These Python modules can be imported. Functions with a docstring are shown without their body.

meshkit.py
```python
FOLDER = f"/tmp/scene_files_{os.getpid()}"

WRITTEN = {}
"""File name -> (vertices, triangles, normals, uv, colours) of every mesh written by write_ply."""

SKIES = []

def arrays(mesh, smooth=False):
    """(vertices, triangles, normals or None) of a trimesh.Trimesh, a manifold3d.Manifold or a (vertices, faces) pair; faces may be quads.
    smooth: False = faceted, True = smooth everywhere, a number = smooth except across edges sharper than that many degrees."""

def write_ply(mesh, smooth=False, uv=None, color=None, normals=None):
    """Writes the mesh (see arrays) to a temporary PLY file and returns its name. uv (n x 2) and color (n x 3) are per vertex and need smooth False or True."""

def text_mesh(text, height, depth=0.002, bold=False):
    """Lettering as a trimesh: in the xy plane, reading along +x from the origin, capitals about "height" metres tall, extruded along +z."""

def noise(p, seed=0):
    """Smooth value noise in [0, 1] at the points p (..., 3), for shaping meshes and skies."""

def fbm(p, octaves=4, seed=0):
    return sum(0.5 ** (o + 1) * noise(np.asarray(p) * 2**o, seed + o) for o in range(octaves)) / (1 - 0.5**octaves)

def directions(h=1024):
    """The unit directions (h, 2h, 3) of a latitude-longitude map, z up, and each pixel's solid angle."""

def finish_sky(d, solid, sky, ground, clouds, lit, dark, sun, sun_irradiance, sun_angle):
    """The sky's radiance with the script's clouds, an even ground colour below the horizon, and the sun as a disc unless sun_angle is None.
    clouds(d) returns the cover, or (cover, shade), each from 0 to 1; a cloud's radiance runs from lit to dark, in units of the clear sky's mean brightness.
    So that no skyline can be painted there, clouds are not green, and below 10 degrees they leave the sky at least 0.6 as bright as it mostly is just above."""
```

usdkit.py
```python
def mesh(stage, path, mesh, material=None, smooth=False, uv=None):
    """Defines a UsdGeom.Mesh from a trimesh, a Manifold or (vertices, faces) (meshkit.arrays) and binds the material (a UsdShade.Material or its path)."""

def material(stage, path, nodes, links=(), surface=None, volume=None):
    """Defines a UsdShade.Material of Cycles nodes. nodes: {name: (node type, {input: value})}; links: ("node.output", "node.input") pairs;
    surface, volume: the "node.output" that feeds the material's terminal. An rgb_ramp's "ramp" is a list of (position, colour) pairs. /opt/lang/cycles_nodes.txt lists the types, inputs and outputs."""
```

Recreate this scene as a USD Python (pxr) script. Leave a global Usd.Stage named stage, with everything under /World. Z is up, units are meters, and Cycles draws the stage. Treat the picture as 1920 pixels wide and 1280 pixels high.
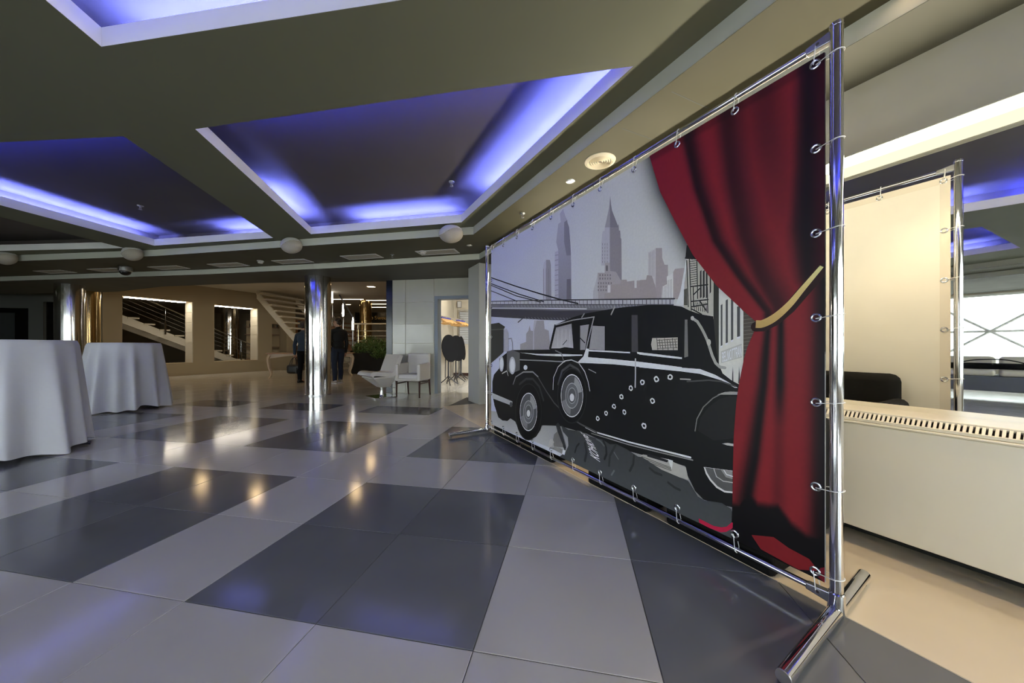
import math, random
import numpy as np
import trimesh
import shapely
from shapely.geometry import Polygon, LineString, MultiPolygon, box as sbox
from shapely import affinity
import manifold3d as m3
from pxr import Usd, UsdGeom, UsdLux, UsdShade, Gf, Sdf, Vt
import usdkit, meshkit

random.seed(7)
stage = Usd.Stage.CreateInMemory()
UsdGeom.SetStageUpAxis(stage, UsdGeom.Tokens.z)
UsdGeom.SetStageMetersPerUnit(stage, 1.0)
UsdGeom.Xform.Define(stage, '/World')
UsdGeom.Scope.Define(stage, '/World/Looks')

# ---------------------------------------------------------------- camera, sky, exposure
CAM_H = 1.02
cam = UsdGeom.Camera.Define(stage, '/World/camera')
cam.CreateHorizontalApertureAttr(36.0)
cam.CreateVerticalApertureAttr(24.0)
cam.CreateFocalLengthAttr(630 / 1920 * 36.0)
cam.CreateVerticalApertureOffsetAttr(10 / 1920 * 36.0)
cam.CreateExposureAttr(0.42)
cam.CreateClippingRangeAttr(Gf.Vec2f(0.05, 500))
_x = UsdGeom.Xformable(cam)
_x.AddTranslateOp().Set(Gf.Vec3d(0, 0, CAM_H))
_x.AddRotateXOp().Set(90.0)

dome = UsdLux.DomeLight.Define(stage, '/World/sky')          # overcast daylight outside the windows
dome.CreateColorAttr(Gf.Vec3f(0.93, 0.97, 1.0))
dome.CreateIntensityAttr(2.6)

E_STRIP = 46.0       # fluorescent line over the mirror
E_STRIP_LOW = .95    # its cream diffuser
E_COVE = 170.0        # blue cove LEDs
E_COVE_BRIGHT = 235.0
E_DOWN = 12.0        # small halogen downlights
E_LINTEL = 16.0      # light lines in the lobby wall openings
E_LOBBY = 34.0        # lobby ceiling panels
E_CLOAK = 10.0
E_SPOT = 25.0       # beam of a halogen downlight

# ---------------------------------------------------------------- helpers
taken = {}
def numbered(path):
    k = taken.get(path, -1) + 1
    taken[path] = k
    return path if k == 0 else '%s_%03d' % (path, k)

def lin(c):
    c = np.asarray(c, float) / 255
    return tuple(np.where(c <= .04045, c / 12.92, ((c + .055) / 1.055) ** 2.4))

def mat(name, col, rough=.5, metal=0., var=.07, scale=9., bump=0., spec=.5, coat=0., coat_rough=.05, sheen=0., trans=0., stretch=None):
    """A principled material whose colour and roughness vary a little with procedural noise."""
    col = np.asarray(col, float)
    a, b = np.clip(col * (1 - var), 0, 1), np.clip(col * (1 + var), 0, 1)
    nodes = {'tc': ('texture_coordinate', {}), 'mp': ('mapping', {'scale': stretch or (1, 1, 1)}),
             'n': ('noise_texture', {'scale': scale, 'detail': 3.0}),
             'mx': ('mix_color', {'a': tuple(a), 'b': tuple(b)}),
             'r': ('map_range', {'to_min': rough * .85, 'to_max': min(1, rough * 1.15)}),
             'p': ('principled_bsdf', {'metallic': metal, 'specular_ior_level': spec, 'coat_weight': coat, 'coat_roughness': coat_rough, 'sheen_weight': sheen, 'transmission_weight': trans})}
    links = [('tc.object', 'mp.vector'), ('mp.vector', 'n.vector'), ('n.fac', 'mx.fac'), ('mx.result', 'p.base_color'), ('n.fac', 'r.value'), ('r.result', 'p.roughness')]
    if bump:
        nodes['bp'] = ('bump', {'strength': bump, 'distance': .01})
        links += [('n.fac', 'bp.height'), ('bp.normal', 'p.normal')]
    return usdkit.material(stage, '/World/Looks/' + name, nodes, links, surface='p.BSDF')

def glow(name, col, strength):
    return usdkit.material(stage, '/World/Looks/' + name, {'e': ('emission', {'color': col, 'strength': strength})}, [], surface='e.emission')

def cat(*ms):
    ms = [m for m in ms if m is not None]
    return trimesh.util.concatenate(ms) if len(ms) > 1 else ms[0]

def man(m):
    """trimesh from a Manifold"""
    q = m.to_mesh()
    return trimesh.Trimesh(np.array(q.vert_properties[:, :3]), np.array(q.tri_verts), process=False)

def bx(x0, x1, y0, y1, z0, z1, b=0.):
    if b <= 0:
        m = trimesh.creation.box((x1 - x0, y1 - y0, z1 - z0))
        m.apply_translation(((x0 + x1) / 2, (y0 + y1) / 2, (z0 + z1) / 2))
        return m
    p = []
    for x, sx in ((x0, 1), (x1, -1)):
        for y, sy in ((y0, 1), (y1, -1)):
            for z, sz in ((z0, 1), (z1, -1)):
                p += [(x + sx * b, y + sy * b, z), (x + sx * b, y, z + sz * b), (x, y + sy * b, z + sz * b)]
    return trimesh.convex.convex_hull(np.array(p))

def rbox(x0, x1, y0, y1, z0, z1, r, n=10):
    """box with rounded edges"""
    s = [m3.Manifold.sphere(r, n).translate([x, y, z]) for x in (x0 + r, x1 - r) for y in (y0 + r, y1 - r) for z in (z0 + r, z1 - r)]
    return man(m3.Manifold.batch_hull(s))

def prism(poly, z0, z1):
    g = poly if isinstance(poly, (Polygon, MultiPolygon)) else Polygon(poly)
    gs = list(g.geoms) if hasattr(g, 'geoms') else [g]
    m = cat(*[trimesh.creation.extrude_polygon(q, z1 - z0, engine='earcut') for q in gs if q.area > 1e-9])
    m.apply_translation((0, 0, z0))
    return m

def tube(path, r, n=10, closed=False, caps=True):
    p = np.asarray(path, float)
    rr = np.broadcast_to(np.asarray(r, float), (len(p),))
    if closed:
        t = np.roll(p, -1, 0) - np.roll(p, 1, 0)
    else:
        t = np.gradient(p, axis=0)
    t /= np.linalg.norm(t, axis=1, keepdims=True) + 1e-12
    a = np.array([0, 0, 1.]) if abs(t[0][2]) < .9 else np.array([1., 0, 0])
    V = []
    u = np.cross(t[0], a); u /= np.linalg.norm(u)
    for k in range(len(p)):
        u = u - t[k] * u.dot(t[k]); u /= np.linalg.norm(u) + 1e-12
        w = np.cross(t[k], u)
        for i in range(n):
            th = 2 * math.pi * i / n
            V.append(p[k] + rr[k] * (math.cos(th) * u + math.sin(th) * w))
    F = []
    m = len(p)
    for k in range(m if closed else m - 1):
        k2 = (k + 1) % m
        for i in range(n):
            j = (i + 1) % n
            F += [(k * n + i, k * n + j, k2 * n + j), (k * n + i, k2 * n + j, k2 * n + i)]
    if caps and not closed:
        V += [p[0], p[-1]]
        c0, c1 = len(V) - 2, len(V) - 1
        for i in range(n):
            j = (i + 1) % n
            F += [(c0, j, i), (c1, (m - 1) * n + i, (m - 1) * n + j)]
    return trimesh.Trimesh(np.array(V), np.array(F), process=False)

def cyl(p0, p1, r, n=16, r1=None):
    return tube([p0, p1], [r, r if r1 is None else r1], n)

def lathe(prof, n=24, c=(0, 0, 0)):
    """profile of (radius, z) turned about z"""
    V, F = [], []
    for r, z in prof:
        for i in range(n):
            th = 2 * math.pi * i / n
            V.append((c[0] + r * math.cos(th), c[1] + r * math.sin(th), c[2] + z))
    for k in range(len(prof) - 1):
        for i in range(n):
            j = (i + 1) % n
            F += [(k * n + i, k * n + j, (k + 1) * n + j), (k * n + i, (k + 1) * n + j, (k + 1) * n + i)]
    return trimesh.Trimesh(np.array(V), np.array(F), process=False)

def ellipsoid(c, r, sub=2):
    m = trimesh.creation.icosphere(sub, 1.0)
    m.apply_scale(r); m.apply_translation(c)
    return m

def smooth_path(pts, n=8):
    """Catmull-Rom through the points"""
    p = np.asarray(pts, float)
    q = np.vstack([2 * p[0] - p[1], p, 2 * p[-1] - p[-2]])
    out = []
    for i in range(1, len(q) - 2):
        for t in np.linspace(0, 1, n, endpoint=False):
            a, b, c, d = q[i - 1], q[i], q[i + 1], q[i + 2]
            out.append(.5 * ((2 * b) + (c - a) * t + (2 * a - 5 * b + 4 * c - d) * t * t + (3 * b - a - 3 * c + d) * t ** 3))
    out.append(p[-1])
    return np.array(out)

def obj(name, mesh, m, parent=None, smooth=30, ink=None, label=None):
    base = '/World' if parent is None else str(parent.GetPath())
    path = numbered(base + '/' + name)
    g = usdkit.mesh(stage, path, mesh, m, smooth=False if ink is not None else smooth)
    if ink is not None:
        UsdGeom.PrimvarsAPI(g).CreatePrimvar('ink', Sdf.ValueTypeNames.Color3fArray, 'vertex').Set(Vt.Vec3fArray.FromNumpy(np.asarray(ink, np.float32)))
    p = g.GetPrim()
    if label:
        p.SetCustomDataByKey('label', label)
    return p

def tag(p, label, cat_, group=None, kind=None):
    p.SetCustomDataByKey('label', label); p.SetCustomDataByKey('category', cat_)
    if group: p.SetCustomDataByKey('group', group)
    if kind: p.SetCustomDataByKey('kind', kind)
    return p

def thing(name, label, cat_, loc=(0, 0, 0), rot=0., group=None):
    x = UsdGeom.Xform.Define(stage, numbered('/World/' + name))
    x.AddTranslateOp().Set(Gf.Vec3d(*map(float, loc)))
    x.AddRotateZOp().Set(float(rot))
    return tag(x.GetPrim(), label, cat_, group)

def structure(name, mesh=None, m=None, label=None, smooth=30):
    if mesh is None:
        p = UsdGeom.Xform.Define(stage, numbered('/World/' + name)).GetPrim()
    else:
        p = obj(name, mesh, m, None, smooth)
    p.SetCustomDataByKey('kind', 'structure')
    if label: p.SetCustomDataByKey('label', label)
    return p

def dup(root, loc, rot, label, group=None):
    was = root.GetCustomData()
    r = thing(root.GetName(), label, was['category'], loc, rot, group or was.get('group'))
    r.GetReferences().AddInternalReference(root.GetPath())
    r.SetInstanceable(True)
    return r

# wall frame: e runs along the mirror wall away from the camera, n points into that wall
EX, EY = -.4803, .8771
def W(s, d, z=0.):
    return (s * EX + d * EY, s * EY - d * EX, z)
WROT = math.degrees(math.atan2(-EY, -EX))     # local +x runs towards the near end, +y into the wall
# floor grid: u to the right, v away
TILE, TYAW, TX0, TY0 = .602, .1832, -1.3148, 1.3472
def G(u, v):
    c, s = math.cos(TYAW), math.sin(TYAW)
    return (TX0 + TILE * (u * c + v * s), TY0 + TILE * (-u * s + v * c))
TROT = -math.degrees(TYAW)
Z1, Z2, Z3, Z0, ZL = 2.71, 2.60, 2.50, 2.96, 3.25

# ---------------------------------------------------------------- materials
M = {}
M['tile_light'] = mat('tile_light', (.50, .475, .43), .13, var=.05, scale=2.2, spec=.55)
M['tile_pale'] = mat('tile_pale', (.525, .50, .455), .12, var=.05, scale=2.6, spec=.55)
M['tile_dark'] = mat('tile_dark', (.145, .147, .150), .12, var=.10, scale=3.0, spec=.55)
M['tile_slate'] = mat('tile_slate', (.158, .16, .162), .13, var=.10, scale=2.4, spec=.55)
M['grout'] = mat('grout', (.12, .115, .10), .9, var=.15, scale=30)
M['strip_floor'] = mat('strip_floor', (.70, .59, .43), .17, var=.06, scale=3, spec=.5)
M['olive'] = mat('olive_paint', (.150, .155, .103), .75, var=.03, scale=2)
M['olive_ring_toned'] = mat('olive_ring_toned', (.078, .073, .040), .7, var=.03, scale=2)  # main panel olive again, with the light on the ring put into its colour
M['white_paint'] = mat('white_paint', (.50, .51, .44), .55, var=.02, scale=3)
M['lip_white'] = mat('lip_white', (.80, .80, .79), .6, var=.02)
M['cove_shade_paint'] = mat('cove_shade_paint', (.098, .086, .080), .85, var=.03, scale=2)  # ceiling paint darkened; the dimmer light inside the recesses put into its colour
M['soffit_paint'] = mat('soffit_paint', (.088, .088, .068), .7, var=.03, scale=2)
M['gloss_panel'] = mat('gloss_panel', (.43, .415, .345), .30, var=.03, scale=5, spec=.4, coat=.35, coat_rough=.05)
M['wall_white'] = mat('wall_white', (.48, .48, .44), .4, var=.03, scale=3)
M['wall_tan'] = mat('wall_tan', (.40, .32, .20), .8, var=.05, scale=2)
M['wall_dark'] = mat('wall_dark', (.10, .105, .095), .8, var=.05, scale=2)
M['wall_beige'] = mat('wall_beige', (.55, .50, .40), .8, var=.04, scale=2)
M['chrome'] = mat('chrome', (.80, .80, .82), .07, metal=1, var=.02, scale=14)
M['steel_column'] = mat('steel_column', (.78, .77, .75), .10, metal=1, var=.03, scale=3, bump=.05, stretch=(3, 3, .15))
M['steel'] = mat('steel', (.6, .6, .6), .28, metal=1, var=.05)
M['mirror'] = mat('mirror_silver', (.90, .91, .88), .012, metal=1, var=.006, scale=2)
M['white_plastic'] = mat('white_plastic', (.56, .55, .53), .35, var=.03)
M['white_grille'] = mat('white_grille', (.40, .365, .30), .6, var=.08, scale=60)
M['grey_plastic'] = mat('grey_plastic', (.25, .25, .26), .4, var=.04)
M['black_plastic'] = mat('black_plastic', (.02, .02, .022), .35, var=.1)
M['enamel'] = mat('enamel', (.76, .70, .56), .35, var=.02, scale=4)
M['enamel_grille'] = mat('enamel_grille', (.74, .68, .54), .4, var=.03, scale=4)
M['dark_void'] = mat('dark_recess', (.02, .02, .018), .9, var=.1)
M['cloth'] = mat('table_cloth', (.52, .52, .545), .85, var=.03, scale=40, bump=.05, sheen=.2)
M['black_fabric'] = mat('black_fabric', (.008, .0075, .007), .85, var=.2, scale=50, bump=.1, spec=.15)
M['black_leather'] = mat('black_leather', (.018, .017, .016), .45, var=.2, scale=60, bump=.15)
M['banner_back'] = mat('banner_back', (.56, .53, .46), .6, var=.02, scale=6)
M['banner_hem'] = mat('banner_hem', (.50, .45, .37), .6, var=.02, scale=6)
M['nylon'] = mat('nylon_tie', (.78, .77, .74), .4, var=.03)
M['eyelet'] = mat('eyelet_metal', (.72, .74, .78), .18, metal=1, var=.04)
M['white_leather'] = mat('white_leather', (.50, .47, .43), .42, var=.05, scale=18, bump=.06)
M['dark_wood'] = mat('dark_wood', (.045, .02, .015), .35, var=.3, scale=9, stretch=(1, 1, .1))
M['pale_wood'] = mat('pale_wood', (.56, .44, .30), .5, var=.12, scale=8, stretch=(.2, 1, 1))
M['table_top_wood'] = mat('table_top_wood', (.36, .20, .10), .35, var=.2, scale=7, stretch=(.15, 1, 1))
M['hanger_wood'] = mat('hanger_wood', (.62, .36, .13), .4, var=.15, scale=12)
M['blue_plastic'] = mat('blue_plastic', (.03, .05, .42), .4, var=.1)
M['denim_jacket'] = mat('denim_jacket', (.022, .038, .060), .85, var=.25, scale=30, bump=.1)
M['denim'] = mat('denim', (.009, .015, .032), .85, var=.25, scale=40, bump=.1)
M['black_cloth'] = mat('black_cloth', (.010, .010, .011), .9, var=.2, scale=30, bump=.1, spec=.1)
M['dark_sweater'] = mat('dark_sweater', (.008, .009, .010), .9, var=.2, scale=40, bump=.15)
M['skin'] = mat('skin', (.52, .30, .21), .5, var=.08, scale=12)
M['hair'] = mat('hair', (.03, .018, .012), .6, var=.3, scale=60, bump=.3)
M['eye'] = mat('eye', (.05, .04, .035), .2, var=.1)
M['sneaker'] = mat('sneaker', (.48, .42, .34), .6, var=.1, scale=20)
M['sole'] = mat('sole', (.75, .72, .66), .6, var=.05)
M['leaf'] = mat('leaf', (.085, .16, .035), .45, var=.4, scale=12)
M['planter'] = mat('planter', (.006, .006, .006), .8, var=.2)
M['stair_white'] = mat('stair_white', (.66, .61, .50), .5, var=.03)
M['tread_wood'] = mat('tread_wood', (.64, .57, .44), .4, var=.06)
M['gold_steel'] = mat('gold_steel', (.62, .45, .22), .14, metal=1, var=.1, scale=4, bump=.05, stretch=(3, 3, .15))
M['brown_panel'] = mat('brown_panel', (.16, .07, .025), .5, var=.2)
M['navy_gloss'] = mat('navy_gloss', (.004, .007, .018), .18, var=.1)
M['frame_grey'] = mat('frame_grey', (.20, .23, .27), .45, var=.03)
M['black_gloss'] = mat('black_gloss', (.006, .006, .006), .2, var=.1)
M['smoked_glass'] = mat('smoked_glass', (.045, .05, .05), .15, var=.08)
M['shutter'] = mat('shutter', (.42, .43, .44), .5, var=.05)
M['orange_leather'] = mat('orange_leather', (.50, .22, .05), .45, var=.1)
M['sofa_cream'] = mat('sofa_cream', (.80, .74, .60), .8, var=.05, scale=14, bump=.08)
M['sofa_grey'] = mat('sofa_grey', (.16, .17, .19), .8, var=.08, scale=30)
M['window_frame'] = mat('window_frame', (.86, .86, .82), .45, var=.03)
M['gold_letters'] = mat('gold_letters', (.55, .36, .10), .4, var=.1)
M['paving'] = mat('paving', (.38, .38, .37), .9, var=.1, scale=3)
M['pane'] = usdkit.material(stage, '/World/Looks/window_pane', {'f': ('fresnel', {'IOR': 1.45}), 't': ('transparent_bsdf', {'color': (.93, .96, .95)}), 'g': ('glossy_bsdf', {'color': (.9, .9, .9), 'roughness_u': .02, 'roughness_v': .02}) if False else ('principled_bsdf', {'base_color': (.9, .9, .9), 'metallic': 1.0, 'roughness': .02}), 'm': ('mix_closure', {})},
                            [('f.fac', 'm.fac'), ('t.BSDF', 'm.closure1'), ('g.BSDF', 'm.closure2')], surface='m.closure')
M['ink'] = usdkit.material(stage, '/World/Looks/printed_vinyl', {'a': ('attribute', {'attribute': 'ink'}), 'tc': ('texture_coordinate', {}), 'n': ('noise_texture', {'scale': 60.0, 'detail': 2.0}), 'h': ('map_range', {'to_min': .92, 'to_max': 1.08}),
                            'mx': ('vector_math', {'math_type': 'scale'}), 'p': ('principled_bsdf', {'roughness': .46, 'specular_ior_level': .22})},
                           [('tc.object', 'n.vector'), ('n.fac', 'h.value'), ('a.color', 'mx.vector1'), ('h.result', 'mx.scale'), ('mx.vector', 'p.base_color')], surface='p.BSDF')
M['e_strip'] = glow('strip_light', (1.0, .90, .70), E_STRIP)
M['e_strip_low'] = glow('strip_diffuser', (1.0, .86, .60), E_STRIP_LOW)
M['e_cove'] = glow('cove_led', (.055, .075, 1.0), E_COVE)
M['e_cove_bright'] = glow('cove_led_bright', (.16, .20, 1.0), E_COVE_BRIGHT)
M['e_down'] = glow('halogen', (1.0, .72, .45), E_DOWN)
M['e_lintel'] = glow('lintel_light', (1.0, .90, .74), E_LINTEL)
M['e_lobby'] = glow('lobby_light', (1.0, .70, .36), E_LOBBY)
M['e_lobby_line'] = glow('lobby_line', (1.0, .80, .52), 6.0)
M['e_cloak'] = glow('cloakroom_light', (1.0, .88, .70), E_CLOAK)
M['e_post_glint'] = glow('post_glint', (1.0, .95, .88), 5.0)  # reflected highlights on the stair posts, given as a glow
# ================================================================ THE SETTING
# ---- floor: polished tiles in a grid of pale joints and dark blocks
floor = structure('floor')
obj('grout_bed', bx(-24, 6, -9, 24, -.06, -.003), M['grout'], floor)
def dark_tile(u, v):
    return u % 3 < 2 and ((v in (0, 1, 3, 4, 6)) or (v in (-3, -2)) or (v == -1 and u >= 3))
rng = np.random.default_rng(3)
cells = []
for u in range(-38, 12):
    for v in range(-16, 24):
        x, y = G(u + .5, v + .5)
        s, d = x * EX + y * EY, x * EY - y * EX
        if d > 2.05 and s < 6: continue
        if not (-20 < x < 4.6 and -8.5 < y < 15): continue
        inside = y > .75 and abs(x) < 1.62 * y + .7
        dist = math.hypot(x, y)
        area = (1.0 / (max(y, .4) ** 3)) if inside else 0
        cells.append((area, u, v))
cells.sort(key=lambda c: -c[0])
def tile_mesh(u, v):
    g = .0016 / TILE
    a = [G(u + g, v + g), G(u + 1 - g, v + g), G(u + 1 - g, v + 1 - g), G(u + g, v + 1 - g)]
    c = np.mean(a, 0)
    b = [tuple(c + (np.array(p) - c) * .9965) for p in a]
    dz = float(rng.uniform(-.00015, .00015))
    V = [(*p, -.012) for p in a] + [(*p, -.0012 + dz) for p in a] + [(*p, dz) for p in b]
    F = []
    for k in range(4):
        j = (k + 1) % 4
        for o in (0, 4): F += [(o + k, o + j, o + 4 + j), (o + k, o + 4 + j, o + 4 + k)]
    F += [(8, 9, 10), (8, 10, 11)]
    return trimesh.Trimesh(np.array(V), np.array(F), process=False)
rest = {}
for i, (a, u, v) in enumerate(cells):
    k = ('tile_dark', 'tile_slate')[(u * 7 + v * 3) % 2] if dark_tile(u, v) else ('tile_light', 'tile_pale')[(u * 5 + v * 11) % 3 == 0]
    if i < 296 and a > 0: obj('tile', tile_mesh(u, v), M[k], floor, smooth=False)
    else: rest.setdefault(k, []).append(tile_mesh(u, v))
for k, ms in rest.items():
    obj('tile_field', cat(*ms), M[k], floor, smooth=False).SetCustomDataByKey('kind', 'stuff')
# pale slab along the mirror wall
strip = Polygon([W(-6, 1.715)[:2], W(5.6, 1.715)[:2], W(5.6, 2.62)[:2], W(-6, 2.62)[:2]])
obj('wall_strip', prism(strip, -.004, .0035), M['strip_floor'], floor, label='smooth pale beige floor strip along the mirror wall')
obj('lobby_floor', bx(-24, 5, 14.6, 24, -.02, .001), M['tile_slate'], floor)

# ---- ceiling
def line_pts(a, b, n): return [tuple(np.array(a) + (np.array(b) - np.array(a)) * t) for t in np.linspace(0, 1, n)]
main_poly = Polygon([W(-3.5, 1.795)[:2], W(4.41, 1.795)[:2], (-6.227, 5.855), (-9.31, 6.22), (-14, 6.6), (-14, 4.0), (-8.8, 2.2), (-5.3, -3.2)])
mid_poly = Polygon([W(-4.0, 2.25)[:2], W(5.26, 2.25)[:2], (-3.19, 6.287), (-6.33, 6.876), (-11.55, 7.58), (-16.3, 8.1), (-16.3, 4.8), (-9.6, 2.9), (-5.8, -4.1)])
room_poly = Polygon([W(-4.8, 2.66)[:2], W(5.6, 2.66)[:2], (-.3, 7.15), (-.9, 7.42), (-2.84, 7.61), (-5.67, 7.77), (-7.45, 8.04), (-8.59, 8.25), (-10.6, 9.02), (-13.5, 9.38), (-16.9, 9.45), (-12.1, 1.2), (-8.2, -8.3)])
coffers = {
    'c1': [(1.08, 1.365), (-.528, 1.638), (-2.315, 1.894), (-1.99, -.2), (-1.75, -1.9), (2.45, -2.1)],
    'c2': [(.7326, 2.024), (-.689, 4.57), (-3.02, 5.046), (-2.461, 2.61)],
    'c3': [(-3.12, 2.70), (-3.71, 5.22), (-5.985, 5.62), (-6.2, 2.92)],
    'c4': [(-6.68, 3.2), (-6.64, 5.755), (-9.3, 5.95), (-9.9, 4.2)],
    'c5': [(-3.35, 1.95), (-2.95, -.5), (-4.9, -1.7), (-7.0, 1.6)],
}
ceiling = structure('ceiling')
holes = shapely.union_all([Polygon(c).buffer(.001, join_style=2) for c in coffers.values()])
obj('main_panel', prism(main_poly.difference(holes), Z1, Z1 + .015), M['olive'], ceiling)
obj('fascia', prism(main_poly.buffer(.012, join_style=2).difference(main_poly), Z2 + .002, Z1 + .02), M['white_paint'], ceiling, label='white step between the main ceiling and the lower ring')
obj('ring_panel', prism(mid_poly.difference(main_poly.buffer(.002, join_style=2)), Z2, Z2 + .015), M['olive_ring_toned'], ceiling)
obj('fascia', prism(mid_poly.buffer(.012, join_style=2).difference(mid_poly), Z3 + .002, Z2 + .02), M['white_paint'], ceiling)
obj('soffit', prism(room_poly.difference(mid_poly.buffer(.002, join_style=2)), Z3, Z3 + .015), M['soffit_paint'], ceiling)
for key, c in coffers.items():
    p = Polygon(c)
    obj('coffer_lip', prism(p.buffer(.006, join_style=2).difference(p), Z1 + .002, Z1 + .11), M['lip_white'], ceiling)
    outer = p.buffer(.22, join_style=2)
    obj('coffer_top', cat(prism(outer, Z0, Z0 + .02), prism(outer.buffer(.02, join_style=2).difference(outer), Z1 + .015, Z0)), M['cove_shade_paint'], ceiling)
# LED lengths lying in the troughs behind the lips: (coffer, edge, from, to, bright?)
def trough(key, i, t0, t1, bright):
    c = [np.array(q, float) for q in coffers[key]]
    a, b = c[i], c[(i + 1) % len(c)]
    cen = np.mean(c, 0)
    nrm = np.array([(b - a)[1], -(b - a)[0]]); nrm /= np.linalg.norm(nrm)
    if nrm.dot((a + b) / 2 - cen) < 0: nrm = -nrm
    p, q = a + (b - a) * t0 + nrm * .10, a + (b - a) * t1 + nrm * .10
    h = Z1 + (.055 if bright else .096)
    obj('cove_led', tube([(*p, h), (*q, h)], .016 if bright else .012, 6), M['e_cove_bright' if bright else 'e_cove'], ceiling)
for t in (('c2', 0, .0, .80, 1), ('c2', 1, .06, .70, 1), ('c2', 2, .03, .42, 1), ('c2', 3, .05, .95, 0),
          ('c3', 1, .08, .42, 1), ('c3', 2, .02, 1, 1), ('c3', 3, .02, .95, 0),
          ('c1', 0, .0, 1, 1), ('c1', 1, .03, .97, 1), ('c1', 2, .15, .95, 1), ('c1', 3, .1, .9, 0), ('c1', 4, .1, .9, 0), ('c1', 5, .05, .95, 1),
          ('c5', 0, .05, .95, 0), ('c5', 1, .1, .9, 0), ('c5', 2, .1, .9, 1), ('c5', 3, .05, .9, 0)):
    trough(*t)
# two hairline seams of access panels in the lower ring
for a, b in (((1.60, .86), (1.24, .87)), ):
    pass
for s in (1.35, 1.75):
    p, q = W(s, 1.87), W(s - .02, 2.2)
    obj('panel_seam', prism(LineString([p[:2], q[:2]]).buffer(.003), Z2 - .0006, Z2 + .002), M['wall_dark'], ceiling)
# lobby ceiling and the drop behind the soffit
lobby_poly = Polygon([(-24, 23), (-24, 8), (-16.9, 9.45), (-13.5, 9.38), (-10.6, 9.02), (-8.59, 8.25), (-7.45, 8.04), (-5.67, 7.77), (-2.84, 7.61), (-2.3, 7.6), (2.5, 7.0), (2.5, 23)])
obj('lobby_ceiling', prism(lobby_poly, ZL, ZL + .03), M['wall_beige'], ceiling)
drop = LineString([(-16.9, 9.47), (-13.5, 9.40), (-10.6, 9.04), (-8.59, 8.27), (-7.45, 8.06), (-5.67, 7.79), (-2.84, 7.63)])
obj('soffit_drop', prism(drop.buffer(.015), Z3 + .014, ZL), M['wall_tan'], ceiling)

# ---- walls
def wall_run(pts, z0, z1, th, m, name, label=None):
    return structure(name, prism(LineString(pts).buffer(th / 2, cap_style=2, join_style=2), z0, z1), m, label)
wall_right = structure('wall_right', label='mirror wall with a glossy pale panel above the light line')
obj('masonry', prism(Polygon([W(-4.8, 2.66)[:2], W(5.5, 2.66)[:2], W(5.5, 2.80)[:2], W(-4.8, 2.80)[:2]]), 0, 3), M['wall_beige'], wall_right)
obj('gloss_panel', prism(Polygon([W(-4.8, 2.632)[:2], W(5.5, 2.632)[:2], W(5.5, 2.66)[:2], W(-4.8, 2.66)[:2]]), 2.10, Z3), M['gloss_panel'], wall_right)
obj('pillar', prism(Polygon([W(5.47, 2.335)[:2], W(5.985, 2.335)[:2], W(6.06, 2.50)[:2], W(6.3, 3.2)[:2], W(5.47, 2.9)[:2]]), 0, Z3), M['wall_white'], wall_right, label='white pillar at the far end of the mirror wall')
wall_run([(-12.1, 1.15), (-16.9, 9.4)], 0, 3, .12, M['wall_dark'], 'wall_side')

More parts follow.
